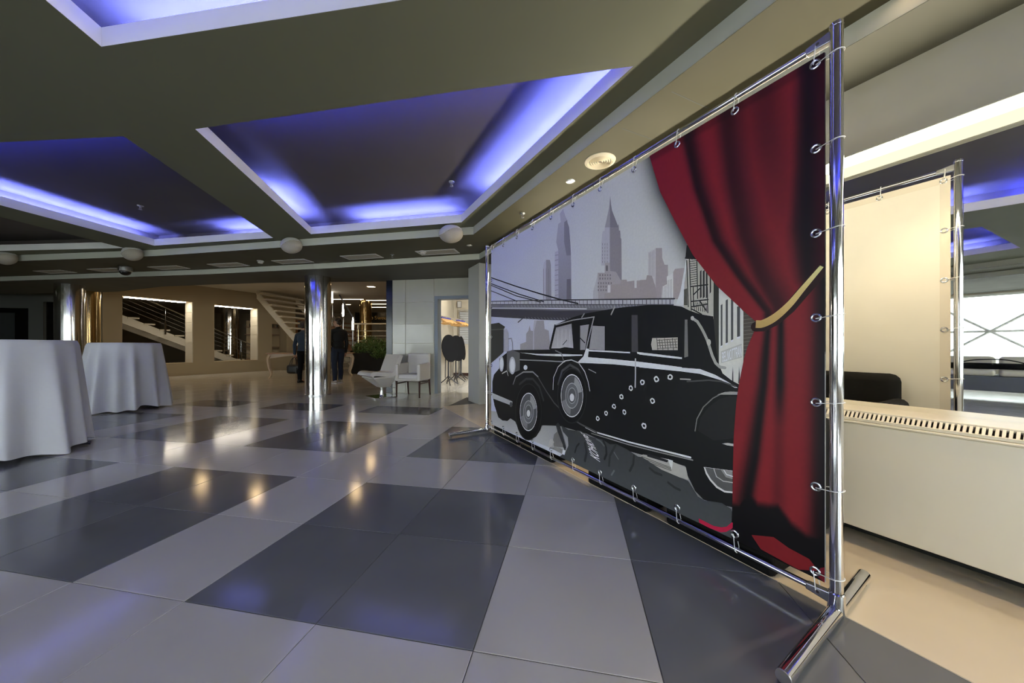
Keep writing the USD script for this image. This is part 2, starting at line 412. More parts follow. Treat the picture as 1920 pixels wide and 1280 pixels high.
# window walls behind the camera and on the left (seen in the mirror and in the columns)
nwin_made = [0]
def window_wall(name, lab, a, b, nwin):
    a, b = np.array(a), np.array(b)
    L = float(np.linalg.norm(b - a)); ang = math.atan2(*(b - a)[::-1])
    def put_(m):
        m.apply_transform(trimesh.transformations.rotation_matrix(ang, (0, 0, 1))); m.apply_translation((*a, 0)); return m
    wl = structure(name, label=lab)
    obj('sill_wall', put_(bx(0, L, -.1, .1, 0, .42)), M['wall_beige'], wl)
    obj('head_wall', put_(bx(0, L, -.1, .1, 2.46, 3.0)), M['wall_beige'], wl)
    for k in range(nwin):
        x0, x1 = .3 + k * (L - .3) / nwin, (k + 1) * (L - .3) / nwin
        obj('pier', put_(bx(x0 - .3, x0, -.1, .1, .42, 2.46)), M['wall_beige'], wl)
        nwin_made[0] += 1
        win = structure('window_%d' % nwin_made[0], label='tall window with diagonal white glazing bars')
        obj('window_frame', put_(cat(bx(x0, x1, -.05, .05, .42, .48), bx(x0, x1, -.05, .05, 2.40, 2.46), bx(x0, x0 + .06, -.05, .05, .48, 2.4), bx(x1 - .06, x1, -.05, .05, .48, 2.4))), M['window_frame'], win)
        w = x1 - x0; zm = 1.44
        for (ax, az, bx_, bz) in ((x0, zm, x1, zm), (x0 + w * .12, .48, x0 + w * .5, zm), (x0 + w * .88, .48, x0 + w * .5, zm), (x0 + w * .5, zm, x0 + w * .12, 2.4), (x0 + w * .5, zm, x0 + w * .88, 2.4), (x0, 2.0, x0 + w * .26, 2.4)):
            obj('glazing_bar', put_(tube([(ax, 0, az), (bx_, 0, bz)], .032, 4)), M['window_frame'], win, smooth=False)
        obj('pane', put_(bx(x0 + .03, x1 - .03, -.004, .004, .45, 2.43)), M['pane'], win)
    obj('pier', put_(bx(L - .3, L, -.1, .1, .42, 2.46)), M['wall_beige'], wl)
    return (b - a) / L
wd = window_wall('wall_left', 'window wall reflected in the mirror', (-8.15, -8.25), (-12.1, 1.2), 3)
window_wall('wall_back', 'window wall behind the camera', W(-4.75, 2.72)[:2], (-8.15, -8.25), 4)
structure('ground', prism(Polygon([(-60, -60), (60, -60), (60, -3.2), W(-4.9, 3.0)[:2], W(-5.0, 2.5)[:2], (-8.3, -8.5), (-12.4, 1.2), (-17.2, 9.6), (-60, 9.6)]), -.2, -.05), M['paving'], 'paving outside the windows')

# left dark wall with two dark doors
dl = np.array([-16.9, 9.5]); dr = np.array([-12.55, 10.25]); dd = (dr - dl) / np.linalg.norm(dr - dl)
def on_dark(m):
    m.apply_transform(trimesh.transformations.rotation_matrix(math.atan2(dd[1], dd[0]), (0, 0, 1))); m.apply_translation((*dl, 0)); return m
wf = structure('wall_far_left', label='dim grey wall with two dark doors at the left edge')
DL = float(np.linalg.norm(dr - dl))
shape = sbox(0, 0, DL, 3.2).difference(sbox(1.25, 0, 2.62, 2.16)).difference(sbox(2.98, 0, 3.72, 2.36))
def upright(poly, th):
    """a polygon in (x, z) given thickness along +y"""
    m = prism(poly, 0, th); m.apply_transform(trimesh.transformations.rotation_matrix(math.pi / 2, (1, 0, 0))); m.apply_translation((0, th, 0)); return m
obj('masonry', on_dark(upright(shape, .25)), M['wall_dark'], wf)
d1 = structure('door_1', label='black framed door with a smoked pane at the left edge')
obj('door_frame', on_dark(upright(sbox(1.25, 0, 2.62, 2.16).difference(sbox(1.35, 0, 2.30, 2.02)), .12)), M['black_gloss'], d1)
obj('door_leaf', on_dark(bx(1.35, 2.30, .05, .10, 0, 2.02)), M['smoked_glass'], d1)
d2 = structure('door_2', label='dark double door left of the mirrored column')
obj('door_leaf', on_dark(bx(2.98, 3.34, .08, .14, 0, 2.36, .004)), M['black_gloss'], d2)
obj('door_leaf', on_dark(bx(3.36, 3.72, .08, .14, 0, 2.36, .004)), M['black_gloss'], d2)

# tan lobby wall with three openings
wt0 = np.array([-11.84, 11.47]); wtd = np.array([.430, .903])
WT = math.atan2(wtd[1], wtd[0])
def on_tan(m):
    m.apply_transform(trimesh.transformations.rotation_matrix(WT, (0, 0, 1))); m.apply_translation((*wt0, 0)); return m
lw = structure('wall_lobby', label='tan lobby wall with openings lit from above')
op = [(-.99, .742, .45, 2.63), (1.367, 2.853, .47, 2.61), (3.396, 3.994, .78, 2.02)]
shape = sbox(-1.4, 0, 4.4, ZL)
for a, b, c, d in op: shape = shape.difference(sbox(a, c, b, d))
obj('masonry', on_tan(upright(shape, .52)), M['wall_tan'], lw)
for i, (a, b, c, d) in enumerate(op[:2]):
    w = structure('window_%d' % (i + 8), label=('wider' if i == 0 else 'narrower') + ' lobby wall opening with a bright light line under its lintel')
    obj('reveal_lining', on_tan(cat(bx(b - .012, b + .001, .005, .53, c, d))), M['wall_beige'], w)
    for q in range(6):
        obj('reveal_tile', on_tan(bx(b - .022, b - .012, .01, .525, c + q * (d - c) / 6 + .006, c + (q + 1) * (d - c) / 6 - .006)), M['wall_beige'], w)
    obj('light_line', on_tan(bx(a + .12, b - .16, .10, .34, d - .03, d - .002)), M['e_lintel'], w)
# far lobby enclosure
wall_run([(-17.0, 9.5), (-23.5, 12.5), (-23.5, 22.5)], 0, ZL, .1, M['wall_tan'], 'wall_far_side')
wall_run([(-23.5, 22.5), (2.3, 22.5)], 0, ZL, .1, M['wall_beige'], 'wall_far')
wall_run([(2.4, 22.5), (2.4, 7.2)], 0, ZL, .1, M['wall_beige'], 'wall_far_right')
wall_run([(-2.70, 7.66), (-2.70, 22.4)], 0, ZL, .1, M['wall_tan'], 'wall_partition')

# tiled end wall with the cloakroom doorway
te0 = np.array([-2.665, 7.50]); te1 = np.array([-.5, 7.13]); tdv = (te1 - te0) / np.linalg.norm(te1 - te0); TLEN = float(np.linalg.norm(te1 - te0))
def on_end(m):
    m.apply_transform(trimesh.transformations.rotation_matrix(math.atan2(tdv[1], tdv[0]), (0, 0, 1))); m.apply_translation((*te0, 0)); return m
we = structure('wall_end', label='glossy white panelled wall around the cloakroom doorway')
DX0, DX1, DZ = .985, 1.96, 2.125
shape = sbox(0, 0, TLEN, ZL).difference(sbox(DX0, -1, DX1, DZ))
obj('masonry', on_end(upright(shape, .14)), M['wall_beige'], we)
xs = [0, .315, DX0]; zs = [0, .62, 1.10, 1.52, 2.0, 2.52]
for i in range(2):
    for j in range(5):
        obj('panel', on_end(bx(xs[i] + .004, xs[i + 1] - .004, -.014, -.001, zs[j] + .003, zs[j + 1] - .003, .002)), M['gloss_panel'], we)
obj('panel', on_end(bx(DX0 + .004, DX1 + .2, -.014, -.001, DZ + .003, 2.52, .002)), M['gloss_panel'], we)
obj('dark_panel', on_end(bx(-.15, -.003, -.012, .10, 0, 2.52, .004)), M['navy_gloss'], we, label='narrow dark blue gloss panel at the left end')
d3 = structure('door_3', label='grey frame of the cloakroom doorway')
obj('door_frame', on_end(upright(sbox(DX0, 0, DX1, DZ).difference(sbox(DX0 + .075, -1, DX1 - .07, DZ - .065)), .20)), M['frame_grey'], d3)
wc = structure('wall_cloakroom', label='beige cloakroom walls behind the doorway')
obj('side_wall', prism(LineString([(-1.93, 7.66), (-2.12, 12.0)]).buffer(.04), 0, ZL), M['wall_beige'], wc)
obj('rear_wall', prism(LineString([(-2.14, 12.0), (.5, 11.6)]).buffer(.04), 0, ZL), M['wall_beige'], wc)
obj('baseboard', prism(LineString([(-2.10, 11.94), (.5, 11.54)]).buffer(.012), 0, .10), M['dark_wood'], wc)
PRINT = {
 'printed_skyline': [
  ('p',(112, 111, 110),[-15,271,1707,481,2727,486,2727,142,2132,154,1396,164,-15,109],(150,148,146)),
  ('p',(150, 147, 155),[1076,1417,1076,1719,1093,1763,1126,1779,1126,1411],0),
  ('p',(122, 117, 122),[1126,1411,1126,1779,1182,1766,1198,1721,1205,1402],0),
  ('p',(145, 142, 151),[1254,1402,1254,1815,1303,1816,1307,1396],0),
  ('p',(140, 137, 147),[1307,1396,1303,1816,1274,1893,1303,2037,1337,2039,1326,2112,1368,2137,1397,2067,1419,2033,1426,2004,1445,1965,1461,1829,1471,1676,1474,1376],(112,109,118)),
  ('p',(105, 102, 111),[1383,2024,1419,2029,1426,2004,1445,1965,1461,1829,1468,1736,1413,1749,1381,1864],0),
  ('p',(92, 88, 95),[1413,1383,1415,1559,1466,1553,1474,1376],0),
  ('l',(118, 115, 124),[1259,1786,1300,1781],6.6),
  ('l',(118, 115, 124),[1259,1744,1300,1740],6.6),
  ('l',(118, 115, 124),[1259,1702,1300,1698],6.6),
  ('l',(118, 115, 124),[1259,1660,1300,1657],6.6),
  ('l',(118, 115, 124),[1259,1618,1300,1616],6.6),
  ('l',(118, 115, 124),[1259,1576,1300,1574],6.6),
  ('l',(118, 115, 124),[1259,1534,1300,1533],6.6),
  ('l',(118, 115, 124),[1259,1492,1300,1492],6.6),
  ('l',(118, 115, 124),[1259,1450,1300,1450],6.6),
  ('l',(100, 96, 104),[1089,1708,1089,1444],4.9),
  ('l',(100, 96, 104),[1127,1700,1127,1439],4.8),
  ('l',(100, 96, 104),[1165,1693,1165,1434],4.8),
  ('p',(150, 147, 152),[1882,1569,1882,1826,1836,1847,1834,1819,1813,1819,1803,1739,1801,1586],0),
  ('p',(116, 110, 113),[1882,1445,1882,1829,1954,1813,1961,1826,1964,1780,1974,1777,1978,1728,1984,1720,1987,1428],0),
  ('p',(128, 123, 128),[1836,1840,1872,1950,1877,1973,1885,2039,1884,1826],0),
  ('p',(103, 99, 104),[1884,1826,1885,2039,1893,1980,1902,1934,1956,1811,1958,1803],0),
  ('l',(112, 109, 114),[1813,1736,1813,1724],5.1),
  ('l',(112, 109, 114),[1836,1730,1836,1718],5.1),
  ('l',(112, 109, 114),[1859,1724,1859,1712],5.0),
  ('l',(112, 109, 114),[1813,1712,1813,1699],5.1),
  ('l',(112, 109, 114),[1836,1706,1836,1694],5.1),
  ('l',(112, 109, 114),[1859,1700,1859,1688],5.0),
  ('l',(112, 109, 114),[1813,1688,1813,1675],5.1),
  ('l',(112, 109, 114),[1836,1682,1836,1670],5.1),
  ('l',(112, 109, 114),[1859,1677,1859,1664],5.0),
  ('l',(112, 109, 114),[1813,1664,1813,1651],5.1),
  ('l',(112, 109, 114),[1836,1658,1836,1646],5.1),
  ('l',(112, 109, 114),[1859,1653,1859,1640],5.0),
  ('l',(112, 109, 114),[1813,1640,1813,1627],5.1),
  ('l',(112, 109, 114),[1836,1634,1836,1622],5.1),
  ('l',(112, 109, 114),[1859,1629,1859,1617],5.0),
  ('l',(112, 109, 114),[1813,1615,1813,1603],5.1),
  ('l',(112, 109, 114),[1836,1610,1836,1598],5.1),
  ('l',(112, 109, 114),[1859,1605,1859,1593],5.0),
  ('p',(150, 147, 148),[1720,1353,1720,1419,1753,1493,1766,1542,1780,1539,1776,1347],0),
  ('p',(138, 131, 131),[1771,1347,1768,1542,1834,1529,1836,1598,1882,1588,1886,1531,1938,1515,1987,1440,1987,1321],0),
  ('p',(85, 80, 82),[1847,1577,1864,1573,1864,1536,1847,1539],0),
  ('p',(98, 92, 94),[1785,1529,1795,1527,1795,1514,1785,1516],0),
  ('p',(98, 92, 94),[1810,1524,1820,1522,1820,1509,1810,1511],0),
  ('p',(98, 92, 94),[1834,1519,1844,1517,1844,1505,1834,1507],0),
  ('p',(98, 92, 94),[1859,1515,1868,1513,1868,1500,1859,1502],0),
  ('p',(98, 92, 94),[1882,1510,1892,1508,1892,1496,1882,1498],0),
  ('p',(98, 92, 94),[1785,1504,1795,1503,1795,1490,1785,1491],0),
  ('p',(98, 92, 94),[1810,1500,1820,1498,1820,1485,1810,1487],0),
  ('p',(98, 92, 94),[1834,1495,1844,1494,1844,1481,1834,1483],0),
  ('p',(98, 92, 94),[1859,1491,1868,1489,1868,1477,1859,1478],0),
  ('p',(98, 92, 94),[1882,1487,1892,1485,1892,1473,1882,1474],0),
  ('p',(98, 92, 94),[1768,1475,1778,1473,1778,1460,1768,1462],0),
  ('p',(98, 92, 94),[1794,1471,1804,1469,1804,1456,1794,1458],0),
  ('p',(98, 92, 94),[1819,1466,1828,1465,1828,1452,1819,1454],0),
  ('p',(98, 92, 94),[1843,1462,1853,1461,1853,1448,1843,1450],0),
  ('p',(98, 92, 94),[1867,1458,1877,1457,1877,1444,1867,1446],0),
  ('p',(98, 92, 94),[1891,1454,1900,1453,1900,1440,1891,1442],0),
  ('p',(98, 92, 94),[1768,1450,1778,1449,1778,1436,1768,1437],0),
  ('p',(98, 92, 94),[1794,1446,1804,1445,1804,1432,1794,1433],0),
  ('p',(98, 92, 94),[1819,1442,1828,1441,1828,1428,1819,1430],0),
  ('p',(98, 92, 94),[1843,1438,1853,1437,1853,1424,1843,1426],0),
  ('p',(98, 92, 94),[1867,1435,1877,1433,1877,1421,1867,1422],0),
  ('p',(98, 92, 94),[1891,1431,1900,1429,1900,1417,1891,1418],0),
  ('p',(98, 92, 94),[1768,1426,1778,1424,1778,1411,1768,1413],0),
  ('p',(98, 92, 94),[1794,1422,1804,1420,1804,1408,1794,1409],0),
  ('p',(98, 92, 94),[1819,1418,1828,1417,1828,1404,1819,1406],0),
  ('p',(98, 92, 94),[1843,1415,1853,1413,1853,1401,1843,1402],0),
  ('p',(98, 92, 94),[1867,1411,1877,1409,1877,1397,1867,1398],0),
  ('p',(98, 92, 94),[1891,1407,1900,1406,1900,1394,1891,1395],0),
  ('p',(133, 124, 121),[1829,1340,1834,1387,1889,1382,1893,1437,1978,1429,1980,1456,2028,1448,2032,1435,2090,1431,2091,1385,2108,1383,2108,1428,2212,1415,2237,1411,2256,1288],0),
  ('p',(172, 168, 166),[1862,1389,1866,1439,1889,1435,1888,1386],0),
  ('p',(160, 156, 154),[2192,1432,2192,1581,2245,1590,2245,1373,2216,1428],0),
  ('l',(128, 122, 120),[2200,1576,2200,1437],2.9),
  ('l',(128, 122, 120),[2211,1578,2211,1435],2.9),
  ('l',(128, 122, 120),[2222,1580,2222,1433],2.9),
  ('l',(128, 122, 120),[2233,1582,2233,1431],2.9),
  ('p',(135, 126, 124),[2245,1296,2245,1593,2287,1583,2289,1525,2303,1484,2325,1479,2325,1420,2318,1413,2318,1371,2289,1363,2286,1291],0),
  ('p',(130, 121, 118),[2132,1310,2132,1427,2178,1421,2184,1447,2218,1438,2229,1412,2239,1371,2252,1325,2254,1295],0),
  ('p',(178, 174, 170),[2284,1291,2289,1363,2318,1371,2318,1413,2358,1427,2358,1282],0),
  ('l',(140, 134, 131),[2291,1363,2290,1295],3.1),
  ('l',(140, 134, 131),[2301,1364,2300,1293],3.1),
  ('l',(140, 134, 131),[2311,1365,2310,1292],3.1),
  ('l',(140, 134, 131),[2320,1391,2319,1291],3.1),
  ('l',(140, 134, 131),[2330,1392,2329,1290],3.1),
  ('l',(140, 134, 131),[2339,1393,2338,1289],3.1),
  ('l',(140, 134, 131),[2348,1394,2347,1287],3.1),
  ('p',(138, 128, 125),[2358,1282,2358,1431,2369,1447,2423,1442,2435,1392,2435,1272],0),
 ],
 'printed_street_facade': [
  ('p',(150, 146, 134),[2425,1191,2425,1333,2443,1488,2507,1484,2614,1356,2614,1134,2530,1144],0),
  ('p',(190, 186, 174),[2435,1483,2443,1482,2426,1361,2421,1242,2373,1245,2402,1317],0),
  ('p',(70, 68, 60),[2423,1326,2441,1329,2443,1240,2424,1242],0),
  ('p',(24, 24, 24),[2439,1558,2452,1551,2495,1474,2468,1476,2431,1492],0),
  ('p',(38, 37, 36),[2511,1405,2519,1411,2520,1273,2511,1267],0),
  ('p',(38, 37, 36),[2526,1402,2535,1408,2536,1271,2526,1265],0),
  ('p',(38, 37, 36),[2542,1399,2550,1405,2551,1269,2542,1263],0),
  ('p',(50, 48, 44),[2561,1369,2568,1356,2568,1293,2561,1283],0),
  ('l',(35, 34, 32),[2457,1467,2495,1464],2.9),
  ('l',(35, 34, 32),[2457,1455,2495,1452],2.9),
  ('l',(35, 34, 32),[2457,1443,2495,1441],2.9),
  ('l',(35, 34, 32),[2457,1431,2495,1429],2.9),
  ('l',(35, 34, 32),[2457,1419,2495,1418],2.9),
  ('l',(35, 34, 32),[2457,1408,2495,1406],2.9),
  ('l',(35, 34, 32),[2457,1396,2495,1394],2.9),
  ('l',(35, 34, 32),[2457,1384,2495,1383],2.9),
  ('l',(35, 34, 32),[2457,1372,2495,1371],2.9),
  ('l',(35, 34, 32),[2457,1360,2495,1360],2.9),
  ('l',(35, 34, 32),[2457,1348,2495,1348],2.9),
  ('l',(30, 30, 28),[2454,1491,2464,1210],4.8),
  ('l',(30, 30, 28),[2495,1466,2499,1268],4.7),
  ('l',(30, 30, 28),[2475,1334,2477,1228],4.8),
  ('l',(30, 30, 28),[2439,1478,2448,1231],4.9),
  ('l',(30, 30, 28),[2549,1318,2552,1190],4.6),
  ('l',(28, 28, 26),[2464,1257,2553,1256],6.3),
  ('l',(28, 28, 26),[2468,1229,2551,1234],6.3),
  ('l',(28, 28, 26),[2464,1335,2551,1331],6.3),
  ('l',(28, 28, 26),[2431,1492,2495,1473],6.4),
  ('l',(28, 28, 26),[2468,1217,2520,1185],6.3),
  ('l',(28, 28, 26),[2477,1291,2509,1317],6.3),
  ('l',(28, 28, 26),[2509,1256,2544,1202],6.2),
  ('l',(40, 39, 36),[2479,1249,2483,1208],3.2),
  ('l',(40, 39, 36),[2490,1248,2494,1206],3.2),
  ('l',(40, 39, 36),[2500,1247,2504,1204],3.2),
  ('l',(40, 39, 36),[2511,1246,2515,1202],3.1),
  ('l',(40, 39, 36),[2522,1244,2526,1199],3.1),
  ('l',(40, 39, 36),[2532,1243,2536,1197],3.1),
  ('l',(40, 39, 36),[2542,1242,2546,1195],3.1),
  ('p',(44, 44, 38),[2578,888,2581,1362,2606,1316,2606,838],0),
  ('p',(172, 170, 160),[2606,812,2606,1331,2663,1256,2718,1178,2718,796],0),
  ('p',(62, 62, 60),[2615,1023,2615,1221,2623,1226,2623,1028],0),
  ('p',(205, 202, 192),[2613,1014,2613,1023,2623,1028,2623,1019],0),
  ('p',(62, 62, 60),[2638,1036,2638,1242,2648,1246,2648,1041],0),
  ('p',(205, 202, 192),[2636,1027,2636,1036,2648,1041,2648,1032],0),
  ('p',(62, 62, 60),[2662,1050,2662,1257,2672,1260,2672,1055],0),
  ('p',(205, 202, 192),[2661,1041,2661,1050,2672,1055,2672,1046],0),
  ('p',(62, 62, 60),[2689,1065,2689,1206,2702,1210,2702,1069],0),
  ('p',(205, 202, 192),[2688,1056,2688,1065,2702,1069,2702,1061],0),
  ('p',(150, 148, 139),[2617,941,2616,998,2709,1035,2711,972],0),
  ('p',(60, 60, 58),[2666,849,2668,896,2670,929,2672,901,2673,850],0),
  ('p',(60, 60, 58),[2694,852,2696,898,2698,931,2700,903,2702,852],0),
  ('p',(66, 60, 52),[2716,800,2716,1191,2781,1123,2781,808],0),
  ('l',(92, 86, 76),[2718,1161,2779,1164],2.8),
  ('l',(92, 86, 76),[2718,1144,2779,1147],2.8),
  ('l',(92, 86, 76),[2718,1127,2779,1131],2.8),
  ('l',(92, 86, 76),[2718,1110,2779,1114],2.8),
  ('l',(92, 86, 76),[2718,1093,2779,1098],2.8),
  ('l',(92, 86, 76),[2718,1076,2779,1081],2.8),
  ('l',(92, 86, 76),[2718,1059,2779,1065],2.8),
  ('l',(92, 86, 76),[2718,1042,2779,1048],2.8),
  ('l',(92, 86, 76),[2718,1025,2779,1032],2.8),
  ('l',(92, 86, 76),[2718,1008,2779,1015],2.8),
  ('l',(92, 86, 76),[2718,991,2779,999],2.8),
  ('l',(92, 86, 76),[2718,974,2779,982],2.8),
  ('l',(92, 86, 76),[2718,957,2779,966],2.8),
  ('l',(92, 86, 76),[2718,940,2779,949],2.8),
 ],
 'printed_bridge': [
  ('p',(150, 148, 150),[-15,1513,-15,1551,1093,1431,2365,1284,2359,1249],0),
  ('p',(96, 94, 97),[-15,1457,-15,1519,2359,1252,2333,1240,1865,1259],0),
  ('p',(56, 54, 57),[-15,1373,-15,1463,1396,1311,1913,1266,1814,1234,1566,1218,1109,1256],0),
  ('l',(45, 44, 46),[-15,1551,1093,1431,2365,1284],8.5),
  ('l',(60, 58, 60),[-15,1516,2359,1251],6.9),
  ('l',(168, 166, 168),[-15,1473,1007,1369,1650,1299],8.0),
  ('l',(70, 68, 70),[43,1547,43,1510],11.3),
  ('l',(70, 68, 70),[147,1535,147,1498],6.9),
  ('l',(70, 68, 70),[246,1524,246,1487],6.8),
  ('l',(70, 68, 70),[340,1513,340,1477],10.6),
  ('l',(70, 68, 70),[430,1503,430,1467],6.5),
  ('l',(70, 68, 70),[517,1493,517,1457],6.3),
  ('l',(70, 68, 70),[600,1483,600,1448],9.9),
  ('l',(70, 68, 70),[679,1474,679,1440],6.1),
  ('l',(70, 68, 70),[755,1465,755,1431],5.9),
  ('l',(70, 68, 70),[828,1457,828,1423],9.3),
  ('l',(70, 68, 70),[899,1449,899,1415],5.7),
  ('l',(70, 68, 70),[966,1441,966,1408],5.6),
  ('l',(70, 68, 70),[1032,1434,1032,1401],8.8),
  ('l',(70, 68, 70),[1094,1427,1094,1394],5.4),
  ('l',(70, 68, 70),[1155,1420,1155,1387],5.3),
  ('l',(70, 68, 70),[1213,1413,1213,1380],8.3),
  ('l',(70, 68, 70),[1270,1407,1270,1374],5.1),
  ('l',(70, 68, 70),[1324,1400,1324,1368],5.0),
  ('l',(70, 68, 70),[1377,1394,1377,1362],7.9),
  ('l',(70, 68, 70),[1428,1389,1428,1357],4.9),
  ('l',(70, 68, 70),[1477,1383,1477,1351],4.8),
  ('l',(70, 68, 70),[1525,1377,1525,1346],7.5),
  ('l',(70, 68, 70),[1571,1372,1571,1341],4.6),
  ('l',(70, 68, 70),[1616,1367,1616,1336],4.6),
  ('l',(70, 68, 70),[1659,1362,1659,1331],7.2),
  ('l',(70, 68, 70),[1701,1357,1701,1326],4.4),
  ('l',(70, 68, 70),[1742,1353,1742,1322],4.4),
  ('l',(70, 68, 70),[1782,1348,1782,1318],6.9),
  ('l',(70, 68, 70),[1820,1344,1820,1313],4.2),
  ('l',(70, 68, 70),[1858,1339,1858,1309],4.2),
  ('l',(70, 68, 70),[1894,1335,1894,1305],6.6),
  ('l',(70, 68, 70),[1929,1331,1929,1301],4.1),
  ('l',(70, 68, 70),[1964,1327,1964,1297],4.0),
  ('l',(70, 68, 70),[1997,1323,1997,1294],6.3),
  ('l',(70, 68, 70),[2030,1320,2030,1290],3.9),
  ('l',(70, 68, 70),[2062,1316,2062,1286],3.9),
  ('l',(70, 68, 70),[2093,1312,2093,1283],6.1),
  ('l',(70, 68, 70),[2123,1309,2123,1280],3.8),
  ('l',(70, 68, 70),[2152,1306,2152,1276],3.7),
  ('l',(70, 68, 70),[2181,1302,2181,1273],5.9),
  ('l',(70, 68, 70),[2209,1299,2209,1270],3.6),
  ('l',(70, 68, 70),[2236,1296,2236,1267],3.6),
  ('l',(70, 68, 70),[2263,1293,2263,1264],5.7),
  ('l',(70, 68, 70),[2289,1290,2289,1261],3.5),
  ('l',(70, 68, 70),[2314,1287,2314,1259],3.5),
  ('l',(70, 68, 70),[2339,1284,2339,1256],5.5),
  ('l',(128, 126, 128),[505,1450,528,1421],7.0),
  ('l',(128, 126, 128),[573,1443,595,1414],6.8),
  ('l',(128, 126, 128),[639,1436,660,1407],6.7),
  ('l',(128, 126, 128),[702,1429,723,1401],6.6),
  ('l',(128, 126, 128),[763,1422,783,1395],6.5),
  ('l',(128, 126, 128),[822,1416,842,1389],6.4),
  ('l',(128, 126, 128),[880,1410,899,1383],6.3),
  ('l',(128, 126, 128),[936,1404,954,1377],6.2),
  ('l',(128, 126, 128),[990,1398,1007,1372],6.1),
  ('l',(128, 126, 128),[1042,1392,1059,1367],6.0),
  ('l',(128, 126, 128),[1093,1387,1109,1362],5.9),
  ('l',(128, 126, 128),[1142,1381,1158,1357],5.8),
  ('l',(128, 126, 128),[1190,1376,1205,1352],5.8),
  ('l',(128, 126, 128),[1236,1371,1252,1347],5.7),
  ('l',(128, 126, 128),[1282,1366,1296,1342],5.6),
  ('l',(128, 126, 128),[1326,1361,1340,1338],5.5),
  ('l',(128, 126, 128),[1368,1357,1382,1334],5.4),
  ('l',(128, 126, 128),[1410,1352,1424,1330],5.4),
  ('l',(128, 126, 128),[1450,1348,1464,1325],5.3),
  ('l',(128, 126, 128),[1490,1344,1503,1322],5.2),
  ('l',(128, 126, 128),[1528,1339,1541,1318],5.2),
  ('l',(128, 126, 128),[1566,1335,1578,1314],5.1),
  ('l',(128, 126, 128),[1602,1331,1614,1310],5.0),
  ('l',(128, 126, 128),[1638,1327,1650,1307],5.0),
  ('l',(128, 126, 128),[1673,1324,1684,1303],4.9),
  ('l',(128, 126, 128),[1707,1320,1718,1300],4.9),
  ('l',(128, 126, 128),[1740,1316,1751,1296],4.8),
  ('l',(128, 126, 128),[1772,1313,1783,1293],4.7),
  ('l',(128, 126, 128),[1804,1310,1814,1290],4.7),
  ('l',(128, 126, 128),[1834,1306,1845,1287],4.6),
  ('l',(128, 126, 128),[1865,1303,1874,1284],4.6),
  ('l',(128, 126, 128),[1894,1300,1904,1281],4.5),
  ('l',(128, 126, 128),[1923,1297,1932,1278],4.5),
  ('l',(128, 126, 128),[1951,1294,1960,1275],4.4),
  ('l',(128, 126, 128),[1978,1291,1987,1272],4.4),
  ('l',(128, 126, 128),[2005,1288,2014,1270],4.3),
  ('l',(128, 126, 128),[2032,1285,2040,1267],4.3),
  ('l',(128, 126, 128),[2057,1282,2066,1264],4.2),
  ('l',(128, 126, 128),[2083,1279,2091,1262],4.2),
  ('l',(128, 126, 128),[2107,1277,2116,1259],4.2),
  ('l',(96, 95, 98),[773,1306,803,1285],7.1),
  ('l',(96, 95, 98),[832,1300,861,1281],7.0),
  ('l',(96, 95, 98),[889,1295,917,1277],6.9),
  ('l',(96, 95, 98),[945,1291,972,1272],6.7),
  ('l',(96, 95, 98),[998,1286,1025,1268],6.6),
  ('l',(96, 95, 98),[1050,1281,1076,1264],6.5),
  ('l',(96, 95, 98),[1101,1277,1126,1260],6.4),
  ('l',(96, 95, 98),[1150,1273,1174,1257],6.4),
  ('l',(96, 95, 98),[1198,1268,1221,1253],6.3),
  ('l',(96, 95, 98),[1244,1264,1267,1249],6.2),
  ('l',(96, 95, 98),[1289,1260,1311,1246],6.1),
  ('l',(96, 95, 98),[1333,1257,1354,1243],6.0),
  ('l',(96, 95, 98),[1375,1253,1396,1239],5.9),
  ('l',(96, 95, 98),[1417,1249,1437,1236],5.8),
  ('l',(96, 95, 98),[1457,1246,1477,1233],5.8),
  ('l',(96, 95, 98),[1496,1242,1516,1230],5.7),
  ('l',(96, 95, 98),[1535,1239,1553,1227],5.6),
  ('l',(96, 95, 98),[1572,1236,1590,1224],5.5),
  ('l',(96, 95, 98),[1608,1232,1626,1222],5.5),
  ('l',(96, 95, 98),[1644,1229,1661,1219],5.4),
  ('l',(96, 95, 98),[1678,1226,1695,1216],5.3),
  ('l',(96, 95, 98),[1712,1223,1729,1214],5.3),
  ('l',(96, 95, 98),[1745,1220,1761,1211],5.2),
  ('l',(96, 95, 98),[1777,1218,1793,1209],5.2),
  ('l',(96, 95, 98),[1809,1215,1824,1206],5.1),
  ('l',(96, 95, 98),[1839,1212,1855,1204],5.0),
  ('l',(32, 32, 36),[8,1825,607,1628,1043,1493,1330,1408,1556,1349],11.4),
  ('l',(42, 42, 46),[4,1756,637,1550,1090,1418],10.0),
  ('l',(42, 42, 46),[4,1737,607,1532,1043,1420],9.4),
  ('l',(52, 52, 56),[4,1673,622,1477],8.7),
  ('l',(60, 58, 60),[637,1265,726,1296],10.9),
  ('p',(128, 123, 123),[682,988,682,1047,794,1068,797,1147,838,1174,858,1223,878,1172,917,1167,943,1263,1096,1252,1108,1176,1170,1160,1193,992],0),
  ('p',(146, 143, 147),[917,990,917,1167,949,1262,981,1260,937,1163,937,990],0),
  ('p',(140, 138, 143),[327,968,331,1195,388,1217,434,1167,440,970],0),
  ('p',(40, 40, 36),[-7,824,-7,1287,209,1288,359,1235,320,1212,320,960],0),
  ('l',(70, 70, 64),[4,1218,320,1212],11.0),
 ],
 'printed_car': [
